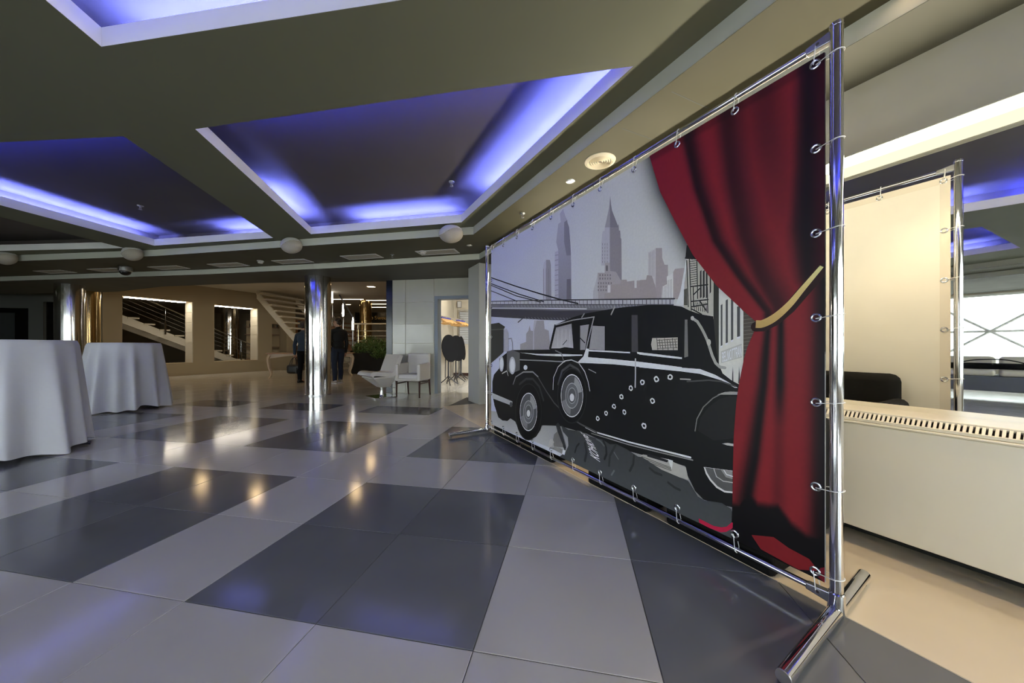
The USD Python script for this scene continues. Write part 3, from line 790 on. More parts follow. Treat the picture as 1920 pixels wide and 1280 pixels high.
  ('p',(19, 19, 19),[517,987,1190,997,1259,1203,1496,1248,1632,1265,1913,1274,2040,1274,2220,1266,2333,1254,2410,1236,2452,1212,2513,1186,2578,1170,2583,1133,2588,1070,2596,989,2609,927,2624,892,2665,862,2705,843,2705,271,2670,268,2621,258,2530,248,2487,275,2443,343,2431,387,2365,384,2151,368,1960,356,1650,384,1326,372,1067,324,1042,276,972,202,870,143,763,143,671,174,584,263,482,276,411,235,300,219,196,235,100,351,43,465,43,619,86,703,222,783,222,890,387,952],0),
 ],
 'printed_window#1': [
  ('p',(126, 122, 122),[1209,1006,1278,1180,1480,1201,1504,1008],(150,146,146)),
  ('l',(155, 152, 152),[1307,1163,1298,1020],6.1),
  ('l',(155, 152, 152),[1361,1161,1352,1020],6.0),
  ('l',(155, 152, 152),[1413,1158,1405,1020],5.9),
  ('l',(155, 152, 152),[1464,1156,1455,1020],5.8),
  ('l',(40, 39, 39),[1370,1036,1422,1073],6.4),
  ('p',(22, 22, 22),[1326,1007,1396,1018,1528,1008,1496,995,1343,994],0),
 ],
 'printed_window#2': [
  ('p',(124, 120, 120),[1583,1179,1681,1183,1639,998,1583,996],0),
  ('l',(28, 28, 28),[1578,1090,1635,1050],8.3),
 ],
 'printed_window#3': [
  ('p',(124, 121, 121),[1718,1171,1839,1161,1839,996,1681,1003],0),
 ],
 'printed_window#4': [
  ('p',(150, 144, 134),[2224,1071,2388,1071,2388,1002,2224,1001,2216,1034],0),
  ('l',(60, 57, 52),[2255,1068,2262,1003],4.2),
  ('l',(60, 57, 52),[2272,1063,2279,1016],4.2),
  ('l',(60, 57, 52),[2289,1057,2296,1004],4.2),
  ('l',(60, 57, 52),[2306,1067,2313,1016],4.1),
  ('l',(60, 57, 52),[2323,1062,2329,1004],4.1),
  ('l',(60, 57, 52),[2339,1056,2346,1016],4.1),
  ('l',(60, 57, 52),[2355,1066,2362,1004],4.1),
  ('l',(60, 57, 52),[2371,1061,2377,1016],4.0),
  ('l',(70, 66, 60),[2258,1058,2385,1062],3.4),
  ('l',(70, 66, 60),[2258,1042,2385,1047],3.4),
  ('l',(70, 66, 60),[2258,1026,2385,1032],3.4),
  ('l',(70, 66, 60),[2258,1010,2385,1016],3.4),
 ],
 'printed_car_trim': [
  ('l',(128, 126, 126),[1263,1201,1496,1227,1737,1233],8.1),
  ('l',(128, 126, 126),[1734,1233,1686,1107,1644,983],10.7),
  ('l',(30, 30, 30),[1263,1201,1186,1006],15.6),
  ('l',(120, 118, 115),[1602,1240,1629,1265],11.0),
  ('l',(135, 133, 128),[1899,1237,1930,1283],10.6),
  ('p',(185, 184, 184),[671,964,963,957,1361,962,1608,962,1608,954,1361,942,1007,943],0),
  ('l',(120, 119, 119),[671,892,1093,898,1396,900],9.8),
  ('l',(95, 94, 94),[1270,989,1352,966,1379,910],10.0),
  ('p',(188, 187, 186),[1547,897,1621,950,1651,1008,1680,1005,1671,945,1913,938,2102,931,2265,921,2413,911,2413,888,2265,892,2118,898,1913,904,1627,900],0),
  ('p',(188, 187, 184),[2132,926,2283,917,2411,908,2512,907,2589,883,2640,858,2693,830,2679,829,2620,858,2512,882,2404,888,2132,895],0),
  ('p',(178, 177, 176),[1674,999,2060,988,2060,979,1674,988],0),
  ('p',(182, 181, 178),[2112,989,2265,977,2413,964,2413,954,2265,966,2118,977],0),
  ('p',(182, 181, 178),[2132,983,2283,971,2411,962,2409,954,2283,962,2132,973],0),
  ('p',(58, 56, 58),[2072,1219,2118,1215,2122,988,2072,988],0),
  ('p',(96, 94, 90),[2429,1165,2444,1164,2448,969,2426,963],0),
  ('l',(132, 130, 122),[2472,1168,2498,1150,2519,1117,2535,1086,2550,1053,2559,1026,2574,978,2591,941,2612,922,2635,920],14.1),
  ('p',(150, 147, 138),[2481,1168,2481,1166,2480,1163,2479,1161,2477,1159,2476,1158,2474,1157,2472,1157,2470,1158,2468,1159,2466,1160,2464,1162,2463,1164,2462,1167,2462,1170,2462,1172,2463,1175,2464,1177,2466,1178,2468,1180,2470,1180,2472,1181,2474,1180,2476,1179,2477,1178,2479,1176,2480,1173,2481,1171],0),
  ('p',(150, 147, 138),[2568,1042,2568,1039,2567,1035,2566,1032,2564,1030,2562,1028,2560,1027,2558,1026,2555,1027,2553,1028,2551,1030,2549,1033,2548,1036,2547,1039,2547,1043,2547,1046,2548,1050,2549,1053,2551,1055,2553,1057,2555,1058,2558,1058,2560,1058,2562,1057,2564,1055,2566,1052,2567,1049,2568,1046],0),
  ('l',(98, 97, 92),[2486,585,2496,649,2530,716,2577,766,2621,796,2658,807,2693,809],5.4),
  ('p',(132, 129, 122),[2599,787,2634,804,2676,811,2697,811,2697,799,2646,793],0),
  ('p',(27, 27, 26),[2502,589,2516,660,2557,720,2609,767,2658,787,2697,790,2697,600,2583,560],0),
  ('l',(186, 184, 178),[1644,428,1737,415,1923,419,2049,420,2281,432,2461,441],10.2),
  ('l',(112, 110, 106),[1707,397,1923,401,2049,403,2281,417,2473,431],6.9),
  ('l',(150, 148, 146),[2102,945,2102,855,2100,771],9.9),
  ('l',(130, 128, 126),[1678,857,1753,836],6.6),
  ('l',(140, 138, 130),[2404,847,2460,849],7.2),
  ('l',(60, 60, 58),[2443,837,2557,854,2621,853,2682,836],7.6),
  ('p',(150, 148, 144),[2621,554,2646,564,2682,567,2682,556,2646,552],0),
  ('l',(112, 111, 111),[540,637,595,717,748,776,917,788,1007,749],13.1),
  ('l',(64, 63, 63),[1007,743,1134,637,1252,550,1396,485,1590,439,1761,417],13.0),
  ('l',(46, 46, 46),[671,650,798,713,917,723,1029,661,1093,550],22.8),
  ('l',(152, 150, 150),[1236,660,1244,762,1307,855,1396,907,1480,918,1567,899,1635,837,1671,767,1690,701],8.6),
  ('l',(60, 60, 60),[1307,712,1361,825,1464,879,1560,848,1620,772],19.3),
  ('p',(78, 77, 75),[402,970,534,986,676,961,676,789,491,743,402,779],0),
  ('p',(150, 150, 152),[331,836,330,817,326,799,320,783,311,769,301,758,290,752,277,749,265,750,254,756,243,765,234,778,228,794,224,812,222,831,224,850,228,868,234,885,243,898,254,909,265,915,277,918,290,916,301,910,311,900,320,887,326,872,330,854],0),
  ('p',(212, 212, 214),[314,835,313,821,311,807,306,795,301,784,294,776,286,771,277,769,269,770,261,774,254,782,248,792,244,804,241,817,240,832,241,846,244,860,248,872,254,883,261,891,269,896,277,898,286,896,294,892,301,884,306,874,311,862,313,849],0),
  ('p',(150, 150, 152),[590,831,588,811,583,792,575,774,565,760,552,748,538,740,522,737,507,738,493,744,479,754,468,768,460,785,455,804,453,824,455,845,460,865,468,882,479,897,493,909,507,916,522,918,538,916,552,910,565,900,575,886,583,869,588,851],0),
  ('p',(212, 212, 214),[568,830,567,815,564,800,558,787,551,776,543,767,533,761,522,759,512,760,502,764,493,772,486,783,480,795,477,810,475,825,477,841,480,856,486,869,493,881,502,889,512,895,522,897,533,895,543,890,551,883,558,872,564,859,567,845],0),
  ('l',(112, 110, 110),[441,1104,500,1108,522,1061,528,986],10.2),
  ('p',(205, 205, 205),[821,823,820,818,818,813,813,808,808,804,801,801,794,799,786,798,778,798,770,799,763,801,757,805,753,809,750,814,750,819,750,825,753,830,757,835,763,839,770,842,778,844,786,845,794,845,801,843,808,841,813,837,818,833,820,828],0),
  ('p',(142, 141, 139),[40,488,522,459,522,413,40,426],0),
  ('p',(60, 60, 60),[522,427,522,420,520,414,516,408,512,403,506,399,500,396,494,395,487,394,481,395,476,398,471,401,468,406,465,412,465,418,465,424,468,430,471,436,476,441,481,445,487,448,494,450,500,450,506,449,512,446,516,443,520,438,522,433],0),
  ('l',(150, 148, 145),[293,729,402,765,432,718],13.1),
 ],
 'printed_wheel#1': [
  ('p',(34, 34, 34),[1066,443,1060,385,1045,329,1019,275,985,226,942,185,894,154,842,134,788,128,735,136,687,158,645,194,613,241,593,299,587,362,593,427,613,491,645,550,687,600,735,638,788,664,842,676,894,674,942,659,985,633,1019,596,1045,550,1060,499],0),
  ('p',(15, 15, 15),[1054,441,1049,386,1035,331,1010,279,977,232,937,193,891,163,842,145,791,139,741,147,695,169,656,203,626,249,607,304,601,364,607,427,626,488,656,544,695,592,741,629,791,654,842,665,891,664,937,649,977,624,1010,588,1035,545,1049,495],0),
  ('p',(176, 175, 174),[992,431,989,391,978,352,960,316,937,283,909,256,876,235,842,223,807,220,772,226,741,242,715,266,695,298,682,336,678,377,682,420,695,462,715,501,741,534,772,560,807,578,842,587,876,587,909,577,937,560,960,535,978,504,989,469],0),
  ('p',(66, 66, 66),[985,429,981,392,971,355,955,320,932,289,905,263,875,244,842,232,808,229,776,235,746,250,721,273,702,304,690,339,686,379,690,419,702,459,721,496,746,528,776,552,808,569,842,578,875,578,905,569,932,552,955,529,971,499,981,466],0),
  ('p',(120, 119, 118),[878,568,896,563,913,555,929,544,942,531,954,515,963,498,971,478,975,458,916,439,912,450,908,460,902,470,895,478,887,485,878,490,868,494],0),
  ('p',(100, 99, 98),[817,239,798,240,779,245,761,253,745,264,730,278,718,294,708,313,701,334,759,363,763,351,769,340,776,330,784,321,794,314,804,310,815,307,827,306],0),
  ('p',(140, 139, 138),[934,421,931,397,925,373,914,351,900,331,882,315,863,303,842,296,821,295,801,299,782,308,767,323,755,342,748,364,745,389,748,414,755,439,767,462,782,482,801,498,821,508,842,514,863,514,882,509,900,499,914,484,925,465,931,444],0),
  ('p',(84, 84, 84),[928,420,925,397,919,375,909,354,896,336,880,321,861,310,842,303,822,302,803,306,786,315,772,329,761,346,754,367,752,390,754,413,761,437,772,458,786,476,803,491,822,502,842,507,861,507,880,502,896,493,909,479,919,461,925,441],0),
  ('p',(130, 129, 128),[900,415,899,400,895,385,888,370,879,358,867,348,855,340,842,336,829,335,816,338,804,344,795,353,787,365,783,379,781,395,783,411,787,426,795,441,804,453,816,463,829,470,842,474,855,474,867,471,879,465,888,455,895,444,899,430],0),
  ('p',(70, 70, 70),[894,414,893,400,889,387,883,374,875,363,865,354,854,347,842,343,830,343,819,345,808,351,800,359,793,370,789,382,788,396,789,410,793,424,800,437,808,448,819,457,830,464,842,467,854,467,865,464,875,459,883,450,889,440,893,427],0),
  ('p',(175, 174, 172),[873,396,872,389,870,381,866,375,861,368,855,364,849,360,842,358,835,357,828,359,822,361,817,366,813,371,811,378,810,385,811,393,813,400,817,407,822,413,828,418,835,421,842,423,849,424,855,422,861,419,866,415,870,410,872,403],0),
 ],
 'printed_wheel#2': [
  ('p',(34, 34, 34),[1658,662,1654,616,1642,570,1623,528,1597,490,1564,459,1528,436,1488,423,1448,420,1408,429,1372,449,1340,479,1317,519,1302,565,1297,616,1302,668,1317,718,1340,764,1372,802,1408,831,1448,850,1488,858,1528,854,1564,841,1597,818,1623,787,1642,749,1654,707],0),
  ('p',(15, 15, 15),[1648,661,1645,617,1633,573,1615,533,1590,497,1560,468,1525,446,1488,433,1450,431,1413,440,1379,459,1350,488,1328,525,1314,569,1309,617,1314,667,1328,714,1350,757,1379,794,1413,822,1450,840,1488,847,1525,844,1560,831,1590,809,1615,780,1633,744,1645,704],0),
  ('p',(176, 175, 174),[1619,657,1616,621,1606,585,1591,552,1571,523,1546,499,1518,482,1488,472,1458,471,1428,478,1401,494,1378,517,1360,548,1349,583,1345,622,1349,662,1360,700,1378,735,1401,764,1428,787,1458,802,1488,808,1518,806,1546,796,1571,779,1591,755,1606,725,1616,692],0),
  ('p',(66, 66, 66),[1613,656,1610,622,1601,588,1586,556,1567,529,1544,506,1517,490,1488,481,1459,479,1431,486,1405,501,1383,524,1367,553,1356,586,1353,623,1356,661,1367,697,1383,730,1405,758,1431,780,1459,794,1488,800,1517,798,1544,788,1567,772,1586,749,1601,721,1610,690],0),
  ('p',(120, 119, 118),[1520,789,1536,783,1550,775,1564,764,1575,751,1586,737,1594,720,1600,702,1604,683,1552,668,1550,679,1546,688,1541,697,1534,705,1527,712,1520,717,1511,721],0),
  ('p',(100, 99, 98),[1467,487,1450,490,1433,495,1418,503,1404,514,1391,527,1380,543,1372,561,1365,581,1416,605,1419,594,1424,583,1431,573,1438,565,1447,559,1456,554,1465,550,1475,549],0),
  ('p',(140, 139, 138),[1568,650,1566,628,1560,607,1551,587,1538,569,1523,555,1506,545,1488,539,1470,539,1452,544,1436,553,1423,568,1413,586,1406,607,1404,630,1406,653,1413,675,1423,696,1436,714,1452,728,1470,737,1488,741,1506,740,1523,734,1538,724,1551,710,1560,692,1566,672],0),
  ('p',(84, 84, 84),[1563,650,1561,629,1556,609,1547,590,1535,574,1521,561,1505,551,1488,546,1471,546,1455,550,1440,559,1427,573,1418,589,1412,609,1410,630,1412,652,1418,673,1427,692,1440,709,1455,722,1471,730,1488,734,1505,734,1521,728,1535,719,1547,705,1556,689,1561,670],0),
  ('p',(130, 129, 128),[1539,647,1538,633,1534,619,1528,606,1520,595,1511,586,1500,580,1488,576,1477,576,1466,579,1456,586,1447,595,1441,606,1437,619,1436,634,1437,648,1441,662,1447,675,1456,687,1466,695,1477,701,1488,704,1500,704,1511,700,1520,694,1528,685,1534,673,1538,661],0),
  ('p',(70, 70, 70),[1534,646,1533,633,1530,621,1524,610,1517,600,1508,592,1499,586,1488,583,1478,583,1468,586,1459,591,1452,599,1446,610,1442,621,1441,634,1442,647,1446,660,1452,672,1459,682,1468,689,1478,695,1488,697,1499,697,1508,694,1517,688,1524,680,1530,670,1533,658],0),
  ('p',(175, 174, 172),[1515,630,1515,624,1513,617,1509,611,1505,605,1500,601,1494,598,1488,597,1482,596,1476,598,1471,601,1467,605,1463,610,1461,616,1461,623,1461,630,1463,637,1467,643,1471,648,1476,653,1482,656,1488,657,1494,657,1500,655,1505,653,1509,648,1513,643,1515,637],0),
 ],
 'printed_wheel#3': [
  ('p',(172, 170, 166),[2532,414,2670,440,2670,334,2634,324,2596,332,2563,357,2543,383],0),
  ('p',(72, 71, 69),[2540,414,2670,438,2670,342,2635,333,2601,342,2570,365,2551,389],0),
  ('l',(150, 148, 144),[2583,421,2596,387,2628,376,2670,384],4.7),
  ('p',(118, 116, 112),[2615,429,2670,438,2670,400,2640,399],0),
  ('l',(190, 188, 182),[2631,430,2643,413,2671,413],5.2),
 ],
 'printed_running_gear': [
  ('p',(142, 139, 131),[2132,354,2161,373,2333,395,2357,388,2436,383,2451,321,2382,315,2290,315],0),
  ('p',(30, 30, 30),[2190,388,2333,388,2324,374,2190,369],0),
  ('l',(80, 78, 72),[2151,357,2349,352],4.6),
  ('l',(80, 78, 72),[2151,347,2349,345],4.6),
  ('l',(80, 78, 72),[2151,337,2349,337],4.6),
  ('p',(188, 184, 172),[2328,394,2361,395,2353,342,2343,361],0),
 ],
 'printed_man': [
  ('p',(49, 50, 50),[1351,383,1443,366,1514,376,1592,392,1684,372,1761,375,1827,380,1889,365,1949,381,2033,371,2124,349,2151,355,2288,322,2449,314,2502,253,2535,247,2621,269,2663,258,2693,192,2693,80,2502,83,2151,91,1761,104,1326,118,1413,190,1443,240,1438,305,1373,337],(60,62,62)),
  ('p',(44, 44, 45),[1277,371,1306,396,1329,385,1351,339,1413,220,1403,187,1368,221,1312,296],0),
  ('p',(96, 93, 90),[1252,286,1300,322,1373,229,1373,209,1254,183,1236,229],0),
  ('p',(150, 147, 142),[1169,177,1194,230,1230,243,1254,220,1224,181,1212,153,1169,156],0),
  ('p',(112, 109, 105),[1224,166,1277,187,1379,192,1370,153,1230,157],0),
  ('p',(195, 193, 186),[1373,190,1409,192,1396,154,1363,151],0),
  ('l',(30, 30, 30),[1524,210,1544,260,1573,290],14.0),
  ('l',(28, 29, 29),[1827,374,1854,335,1858,291,1839,251],16.8),
  ('l',(74, 76, 76),[1761,370,1803,362,1835,341],12.8),
  ('l',(82, 84, 84),[1927,321,1963,287],8.1),
  ('l',(84, 86, 86),[1904,164,1927,199],12.3),
  ('l',(38, 38, 39),[1639,309,1657,247,1639,180],22.6),
  ('l',(36, 37, 37),[2092,346,2086,292,2060,242],15.3),
  ('l',(40, 41, 41),[1941,374,1889,288,1881,218],16.4),
  ('l',(38, 39, 39),[2209,305,2243,292,2288,292],14.2),
  ('l',(36, 37, 37),[2331,264,2372,251,2401,249],13.5),
 ],
}
CURTAIN_EDGE = [(2203,2128),(2279,1904),(2368,1715),(2475,1497),(2595,1320),(2720,1182),(2773,1126),(2763,1092),(2734,1019),(2719,962),(2698,846),(2687,764),(2676,610),(2674,539),(2670,304),(2665,160)]
FOLDS_UP = [[(2443,2109),(2499,1840),(2593,1537),(2700,1345),(2812,1170)],[(2639,2085),(2670,1792),(2721,1524),(2787,1329),(2851,1187)]]
FOLDS_LOW = [[(2814,1085),(2800,857),(2764,519),(2732,306),(2718,142)],[(2862,1092),(2859,863),(2855,651),(2851,457)]]
FOLD_BAND = [(2938,2133),(2928,1773),(2915,1496),(2938,1287),(2958,1241)]
TIE = [(2768,1121),(2795,1121),(2839,1144),(2889,1191),(2935,1251),(2995,1329)]
TAILS = [[(2509,140),(2583,137),(2621,148),(2646,163),(2669,194),(2668,173),(2640,142),(2615,128),(2557,123),(2512,126)],[(2755,177),(2836,208),(2889,190),(2955,182),(2980,155),(2923,127),(2889,128),(2789,137)],[(2847,260),(2868,255),(2891,239),(2915,213),(2905,193),(2876,201),(2856,228)],[(2980,135),(2993,167),(3014,184),(3015,118),(3001,124)]]
BULLETS = [(1772,517),(1853,567),(1925,625),(1990,697),(2066,762),(2154,805),(2253,833),(2342,852),(2014,603),(2227,705),(2167,547)]
TEXT_PATH = [((1796,214),(1701,234)),((1777,263),(1681,284)),((1748,308),(1658,327)),((1707,343),(1626,361)),((1655,374),(1584,383)),((1590,383),(1541,384))]
SIGN_QUAD = [(2622,947),(2620,991),(2708,1026),(2709,978)]
# ================================================================ THE PRINTED BANNER ON ITS CHROME STAND
# local frame: x from the far edge to the near edge, y away from the hall, z up; the origin lies on the floor under the far edge
S_FAR, D_BAN, BW, BZ0, BZ1 = 3.555, 1.67, 3.004, .120, 2.146
def W_at(s, d): return W(s, d, 0)
stand = thing('banner_stand', 'chrome tube display stand with two T feet holding up the big printed banner', 'stand', W(S_FAR, D_BAN), WROT)
XA, XB = -.115, 3.035         # post axes
for x in (XA, XB):
    p = obj('post', cyl((x, 0, .03), (x, 0, 2.225), .020, 20), M['chrome'], stand)
    obj('post_cap', lathe([(0, 2.232), (.018, 2.232), (.021, 2.228), (.021, 2.218), (.0203, 2.216)], 20, (x, 0, 0)), M['chrome'], p)
for z in (2.185, .078):
    obj('rail', cyl((XA + .02, 0, z), (XB - .02, 0, z), .0125, 14), M['chrome'], stand)
for x, sg in ((XA, 1), (XB, -1)):
    for z in (2.185, .078):
        zs_ = (-.020, .012) if z < 1 else (-.012, .020)
        c = obj('clamp', man(m3.Manifold.batch_hull([m3.Manifold.sphere(.004, 10).translate([x + sg * .016, dy, z + dz]) for dy in (-.010, .010) for dz in zs_] + [m3.Manifold.sphere(.004, 10).translate([x + sg * .085, dy, z + dz]) for dy in (-.010, .010) for dz in (-.010, .008)])), M['steel'], stand)
        obj('bolt', cyl((x + sg * .05, -.014, z), (x + sg * .05, -.018, z), .006, 8), M['chrome'], c)
    fa = math.radians(3.6)
    fy = lambda y, dz: (x - y * math.sin(fa), y * math.cos(fa), dz)
    f = obj('foot', cat(cyl(fy(-.48, .036), fy(.36, .036), .022, 16), lathe([(.0225, .03), (.027, .03), (.025, .10), (.0215, .105)], 18, (x, 0, 0))), M['chrome'], stand)
    for y in (-.48, .36):
        obj('foot_pad', lathe([(0, .0), (.012, .0), (.012, .006), (.005, .008), (.005, .018), (0, .018)], 10, fy(y - math.copysign(.02, y), 0)), M['black_plastic'], f)
        obj('end_cap', cyl(fy(y, .036), fy(y + math.copysign(.004, y), .036), .0205, 16), M['steel'], f)

ban = thing('printed_banner', 'big vinyl banner printed with a black vintage car, grey skyline and red curtain', 'banner', W(S_FAR, D_BAN), WROT)
def grid_mesh(xs, zs, y):
    nx, nz = len(xs), len(zs)
    V = np.array([(x, y, z) for z in zs for x in xs])
    i, j = np.meshgrid(np.arange(nx - 1), np.arange(nz - 1))
    a = (j * nx + i).ravel()
    F = np.vstack([np.c_[a, a + 1, a + nx + 1], np.c_[a, a + nx + 1, a + nx]])
    return trimesh.Trimesh(V, F, process=False)
obj('fabric', cat(grid_mesh(np.linspace(0, BW, 2), np.linspace(BZ0, BZ1, 2), .0012)), M['banner_back'], ban, label='plain cream back of the banner')
for x0, x1 in ((0, .045), (BW - .045, BW)):
    obj('hem', bx(x0, x1, .0013, .0022, BZ0, BZ1), M['banner_hem'], ban)
for z0, z1 in ((BZ0, BZ0 + .045), (BZ1 - .045, BZ1)):
    obj('hem', bx(.045, BW - .045, .0013, .0022, z0, z1), M['banner_hem'], ban)
GAIN = 1.95
def ink(c): return np.clip(np.array([lin(q) for q in np.atleast_2d(c)]) * GAIN, 0, .85)
edge = np.array(CURTAIN_EDGE) / 1000.0
edge[0, 1] = BZ1 + .01
def edge_u(z):
    o = np.argsort(edge[:, 1]); return np.interp(z, edge[o, 1], edge[o, 0])
# 0. the sky of the print, with the soft dark halo along the curtain
xs, zs = np.linspace(0, BW, 230), np.linspace(BZ0, BZ1, 150)
base = grid_mesh(xs, zs, 0)
U, Zz = base.vertices[:, 0], base.vertices[:, 2]
t = np.clip(U / 2.3, 0, 1)[:, None]
col = (1 - t) * np.array([152, 153, 170]) + t * np.array([168, 167, 162])
h = np.clip((Zz - 1.2) / .9, 0, 1)[:, None]
col = col * (1 - .03 * h) + 3 * meshkit.fbm(np.c_[U * 3, Zz * 3, U * 0])[:, None]
dist = edge_u(Zz) - U
halo = np.where(Zz > 1.0, .55 * np.exp(-(np.clip(dist, 0, 9) / .055) ** 1.3), 0)[:, None]
col = col * (1 - halo)
obj('printed_sky', base, M['ink'], ban, ink=ink(col))
# 1. everything drawn with hard edges, each shape on top of the one before
layer = [0]
clip = sbox(.001, BZ0 + .0005, BW - .001, BZ1 - .0005)
def flat_piece(shape, c, c2, acc):
    shape = shape.intersection(clip).buffer(0)
    gs = [g for g in getattr(shape, 'geoms', [shape]) if g.geom_type == 'Polygon' and g.area > 1e-8]
    if not gs: return
    layer[0] += 1
    y = -.0006 - layer[0] * 1.6e-5
    for g in gs:
        v, f = trimesh.creation.triangulate_polygon(g, engine='earcut')
        if c2:
            m = trimesh.remesh.subdivide_to_size(np.c_[v, np.zeros(len(v))], f, .12, max_iter=6)
            v, f = m[0][:, :2], m[1]
            z0, z1 = v[:, 1].min(), v[:, 1].max()
            t = ((v[:, 1] - z0) / max(z1 - z0, 1e-6))[:, None]
            cc = np.array(c2) * (1 - t) + np.array(c) * t
        else:
            cc = np.tile(np.array(c, float), (len(v), 1))
        tri = v[f]; area = np.cross(tri[:, 1] - tri[:, 0], tri[:, 2] - tri[:, 0])
        f = np.where((area < 0)[:, None], f[:, ::-1], f)
        acc.append((np.c_[v[:, 0], np.full(len(v), y), v[:, 1]], f, ink(cc)))
def put(name, acc, parent, label=None):
    n, V, F, Cc = 0, [], [], []
    for v, f, c in acc:
        V.append(v); F.append(f + n); Cc.append(c); n += len(v)
    return obj(name, trimesh.Trimesh(np.vstack(V), np.vstack(F), process=False), M['ink'], parent, ink=np.vstack(Cc), label=label)
part_label = {'printed_car': 'black vintage limousine printed on the banner', 'printed_man': 'man in a dark coat lying face down, printed on the banner', 'printed_bridge': 'long grey suspension bridge printed on the banner'}
def lettering(path_fn, text, size, c, acc):
    m = meshkit.text_mesh(text, size, .001, bold=True)
    top = m.vertices[:, 2] > .0005
    keep = top[m.faces].all(1)
    v, f = m.vertices[:, :2], m.faces[keep]
    w = v[:, 0].max()
    layer[0] += 1
    q = np.array([path_fn(a / w, b / size) for a, b in v])
    acc.append((np.c_[q[:, 0], np.full(len(q), -.0006 - layer[0] * 1.6e-5), q[:, 1]], f, np.tile(ink(c), (len(q), 1))))
made = {}
for part in ('printed_skyline', 'printed_bridge', 'printed_street_facade', 'printed_car', 'printed_window#1', 'printed_window#2', 'printed_window#3', 'printed_window#4', 'printed_car_trim', 'printed_wheel#1', 'printed_wheel#2', 'printed_wheel#3', 'printed_running_gear', 'printed_man'):
    acc = []
    for kind, c, flat, ex in PRINT[part]:
        p = np.array(flat, float).reshape(-1, 2) / 1000
        if kind == 'l': flat_piece(LineString(p).buffer(ex / 2000, cap_style=1, join_style=1, quad_segs=2), c, None, acc)
        else:
            g = Polygon(p)
            flat_piece(g if g.is_valid else g.buffer(0), c, ex or None, acc)
    if part == 'printed_street_facade':
        q = np.array(SIGN_QUAD, float) / 1000        # lower left, upper left, upper right, lower right
        lettering(lambda a, b: (q[0] * (1 - a) + q[3] * a) * (1 - b) + (q[1] * (1 - a) + q[2] * a) * b, 'BELMOTTRAN', .1, (208, 206, 196), acc)
    if part == 'printed_man':
        tp = np.array(TEXT_PATH, float) / 1000
        def along(a, b):
            k = min(a, .9999) * (len(tp) - 1); i = int(k); t = k - i
            lo = tp[i, 0] * (1 - t) + tp[i + 1, 0] * t; hi = tp[i, 1] * (1 - t) + tp[i + 1, 1] * t
            return lo * (1 - b) + hi * b
        lettering(along, 'КОНКУРЕНТ', .1, (212, 214, 214), acc)
    if part == 'printed_car_trim':
        for i, (u, z) in enumerate(BULLETS):
            u, z = u / 1000, z / 1000
            rr = random.Random(i)
            star = Polygon([(u + .017 * (1 + rr.uniform(-.15, .2)) * math.cos(a), z + .017 * (1 + rr.uniform(-.15, .2)) * math.sin(a)) for a in np.linspace(0, 2 * math.pi, 14, endpoint=False)])
            flat_piece(star, (186, 186, 184), None, acc)
            flat_piece(affinity.scale(star, .48, .48), (14, 14, 14), None, acc)
    made[part] = put(part.split('#')[0], acc, ban, part_label.get(part))
# 2. the printed red curtain, shaded fold by fold
def fold(poly, z, hi=True):
    p = np.array(poly, float) / 1000; o = np.argsort(p[:, 1])
    return np.interp(z, p[o, 1], p[o, 0])
nz, nx = 190, 84
zz = np.linspace(BZ0 + .001, BZ1 - .001, nz)
tt = np.linspace(0, 1, nx)
eu = edge_u(zz)
low_u = edge[-1, 0]
eu = np.where(zz < edge[-1, 1], low_u, eu)
V = np.array([(a + (BW - .001 - a) * t, 0, z) for z, a in zip(zz, eu) for t in tt])
U, Zq = V[:, 0], V[:, 2]
tie_z = TIE[0][1] / 1000
red = np.tile(np.array([136., 36, 42]), (len(V), 1))
red += 10 * (meshkit.fbm(np.c_[U * 5, Zq * 1.2, U * 0]) - .5)[:, None]
wine = np.clip((Zq - 1.35) / .75, 0, 1)[:, None] * np.clip(1 - (U - edge_u(Zq)) / .5, 0, 1)[:, None]
red = red * (1 - wine * .5) + np.array([140, 26, 56]) * wine * .5
black = np.array([14., 10, 13])
k = np.zeros(len(V))
up, lo = Zq > tie_z - .02, Zq <= tie_z + .0
tie_line = np.interp(U, [p[0] / 1000 for p in TIE], [p[1] / 1000 for p in TIE])
below = Zq < tie_line
for i, fl in enumerate(FOLDS_UP):
    d = U - fold(fl, Zq)
    w = (.014, .030)[i] + .012 * np.clip((Zq - 1.2) / .9, 0, 1)
    k = np.where(~below, np.maximum(k, (.80, .62)[i] * np.exp(-(d / np.where(d > 0, w * 2.0, w)) ** 2)), k)
d = U - fold(FOLD_BAND, Zq)
k = np.where(~below, np.maximum(k, .97 / (1 + np.exp(-(d + .012) / .012))), k)
shade2 = .36 * np.exp(-((U - fold(FOLDS_UP[1], Zq) - .16) / .07) ** 2)
k = np.where(~below & (d < .02), np.maximum(k, shade2 * np.clip((Zq - 1.4) / .5, 0, 1)), k)
wn = np.clip((tie_z - Zq) / 1.0, 0, 1)
for i, fl in enumerate(FOLDS_LOW):
    d = U - fold(fl, Zq)
    w = np.where(d > 0, .012 + (.012, .02)[i] * wn, .014 + (.038, .012)[i] * wn)
    fade = 1.0 if i == 0 else np.clip((Zq - .62) / .25, .25, 1)
    k = np.where(below, np.maximum(k, .96 * fade * np.exp(-(d / w) ** 2)), k)
l1, l2 = fold(FOLDS_LOW[0], Zq), fold(FOLDS_LOW[1], Zq)
tl = np.where(U < l1, (U - edge_u(Zq)) / np.maximum(l1 - edge_u(Zq), 1e-3), np.where(U < l2, 1 + (U - l1) / np.maximum(l2 - l1, 1e-3), 2 + (U - l2) / .12))
zb = np.interp(tl, [0, .5, 1, 1.35, 1.7, 2, 2.4, 2.8, 3.4], [.275, .285, .36, .315, .325, .345, .285, .265, .30])
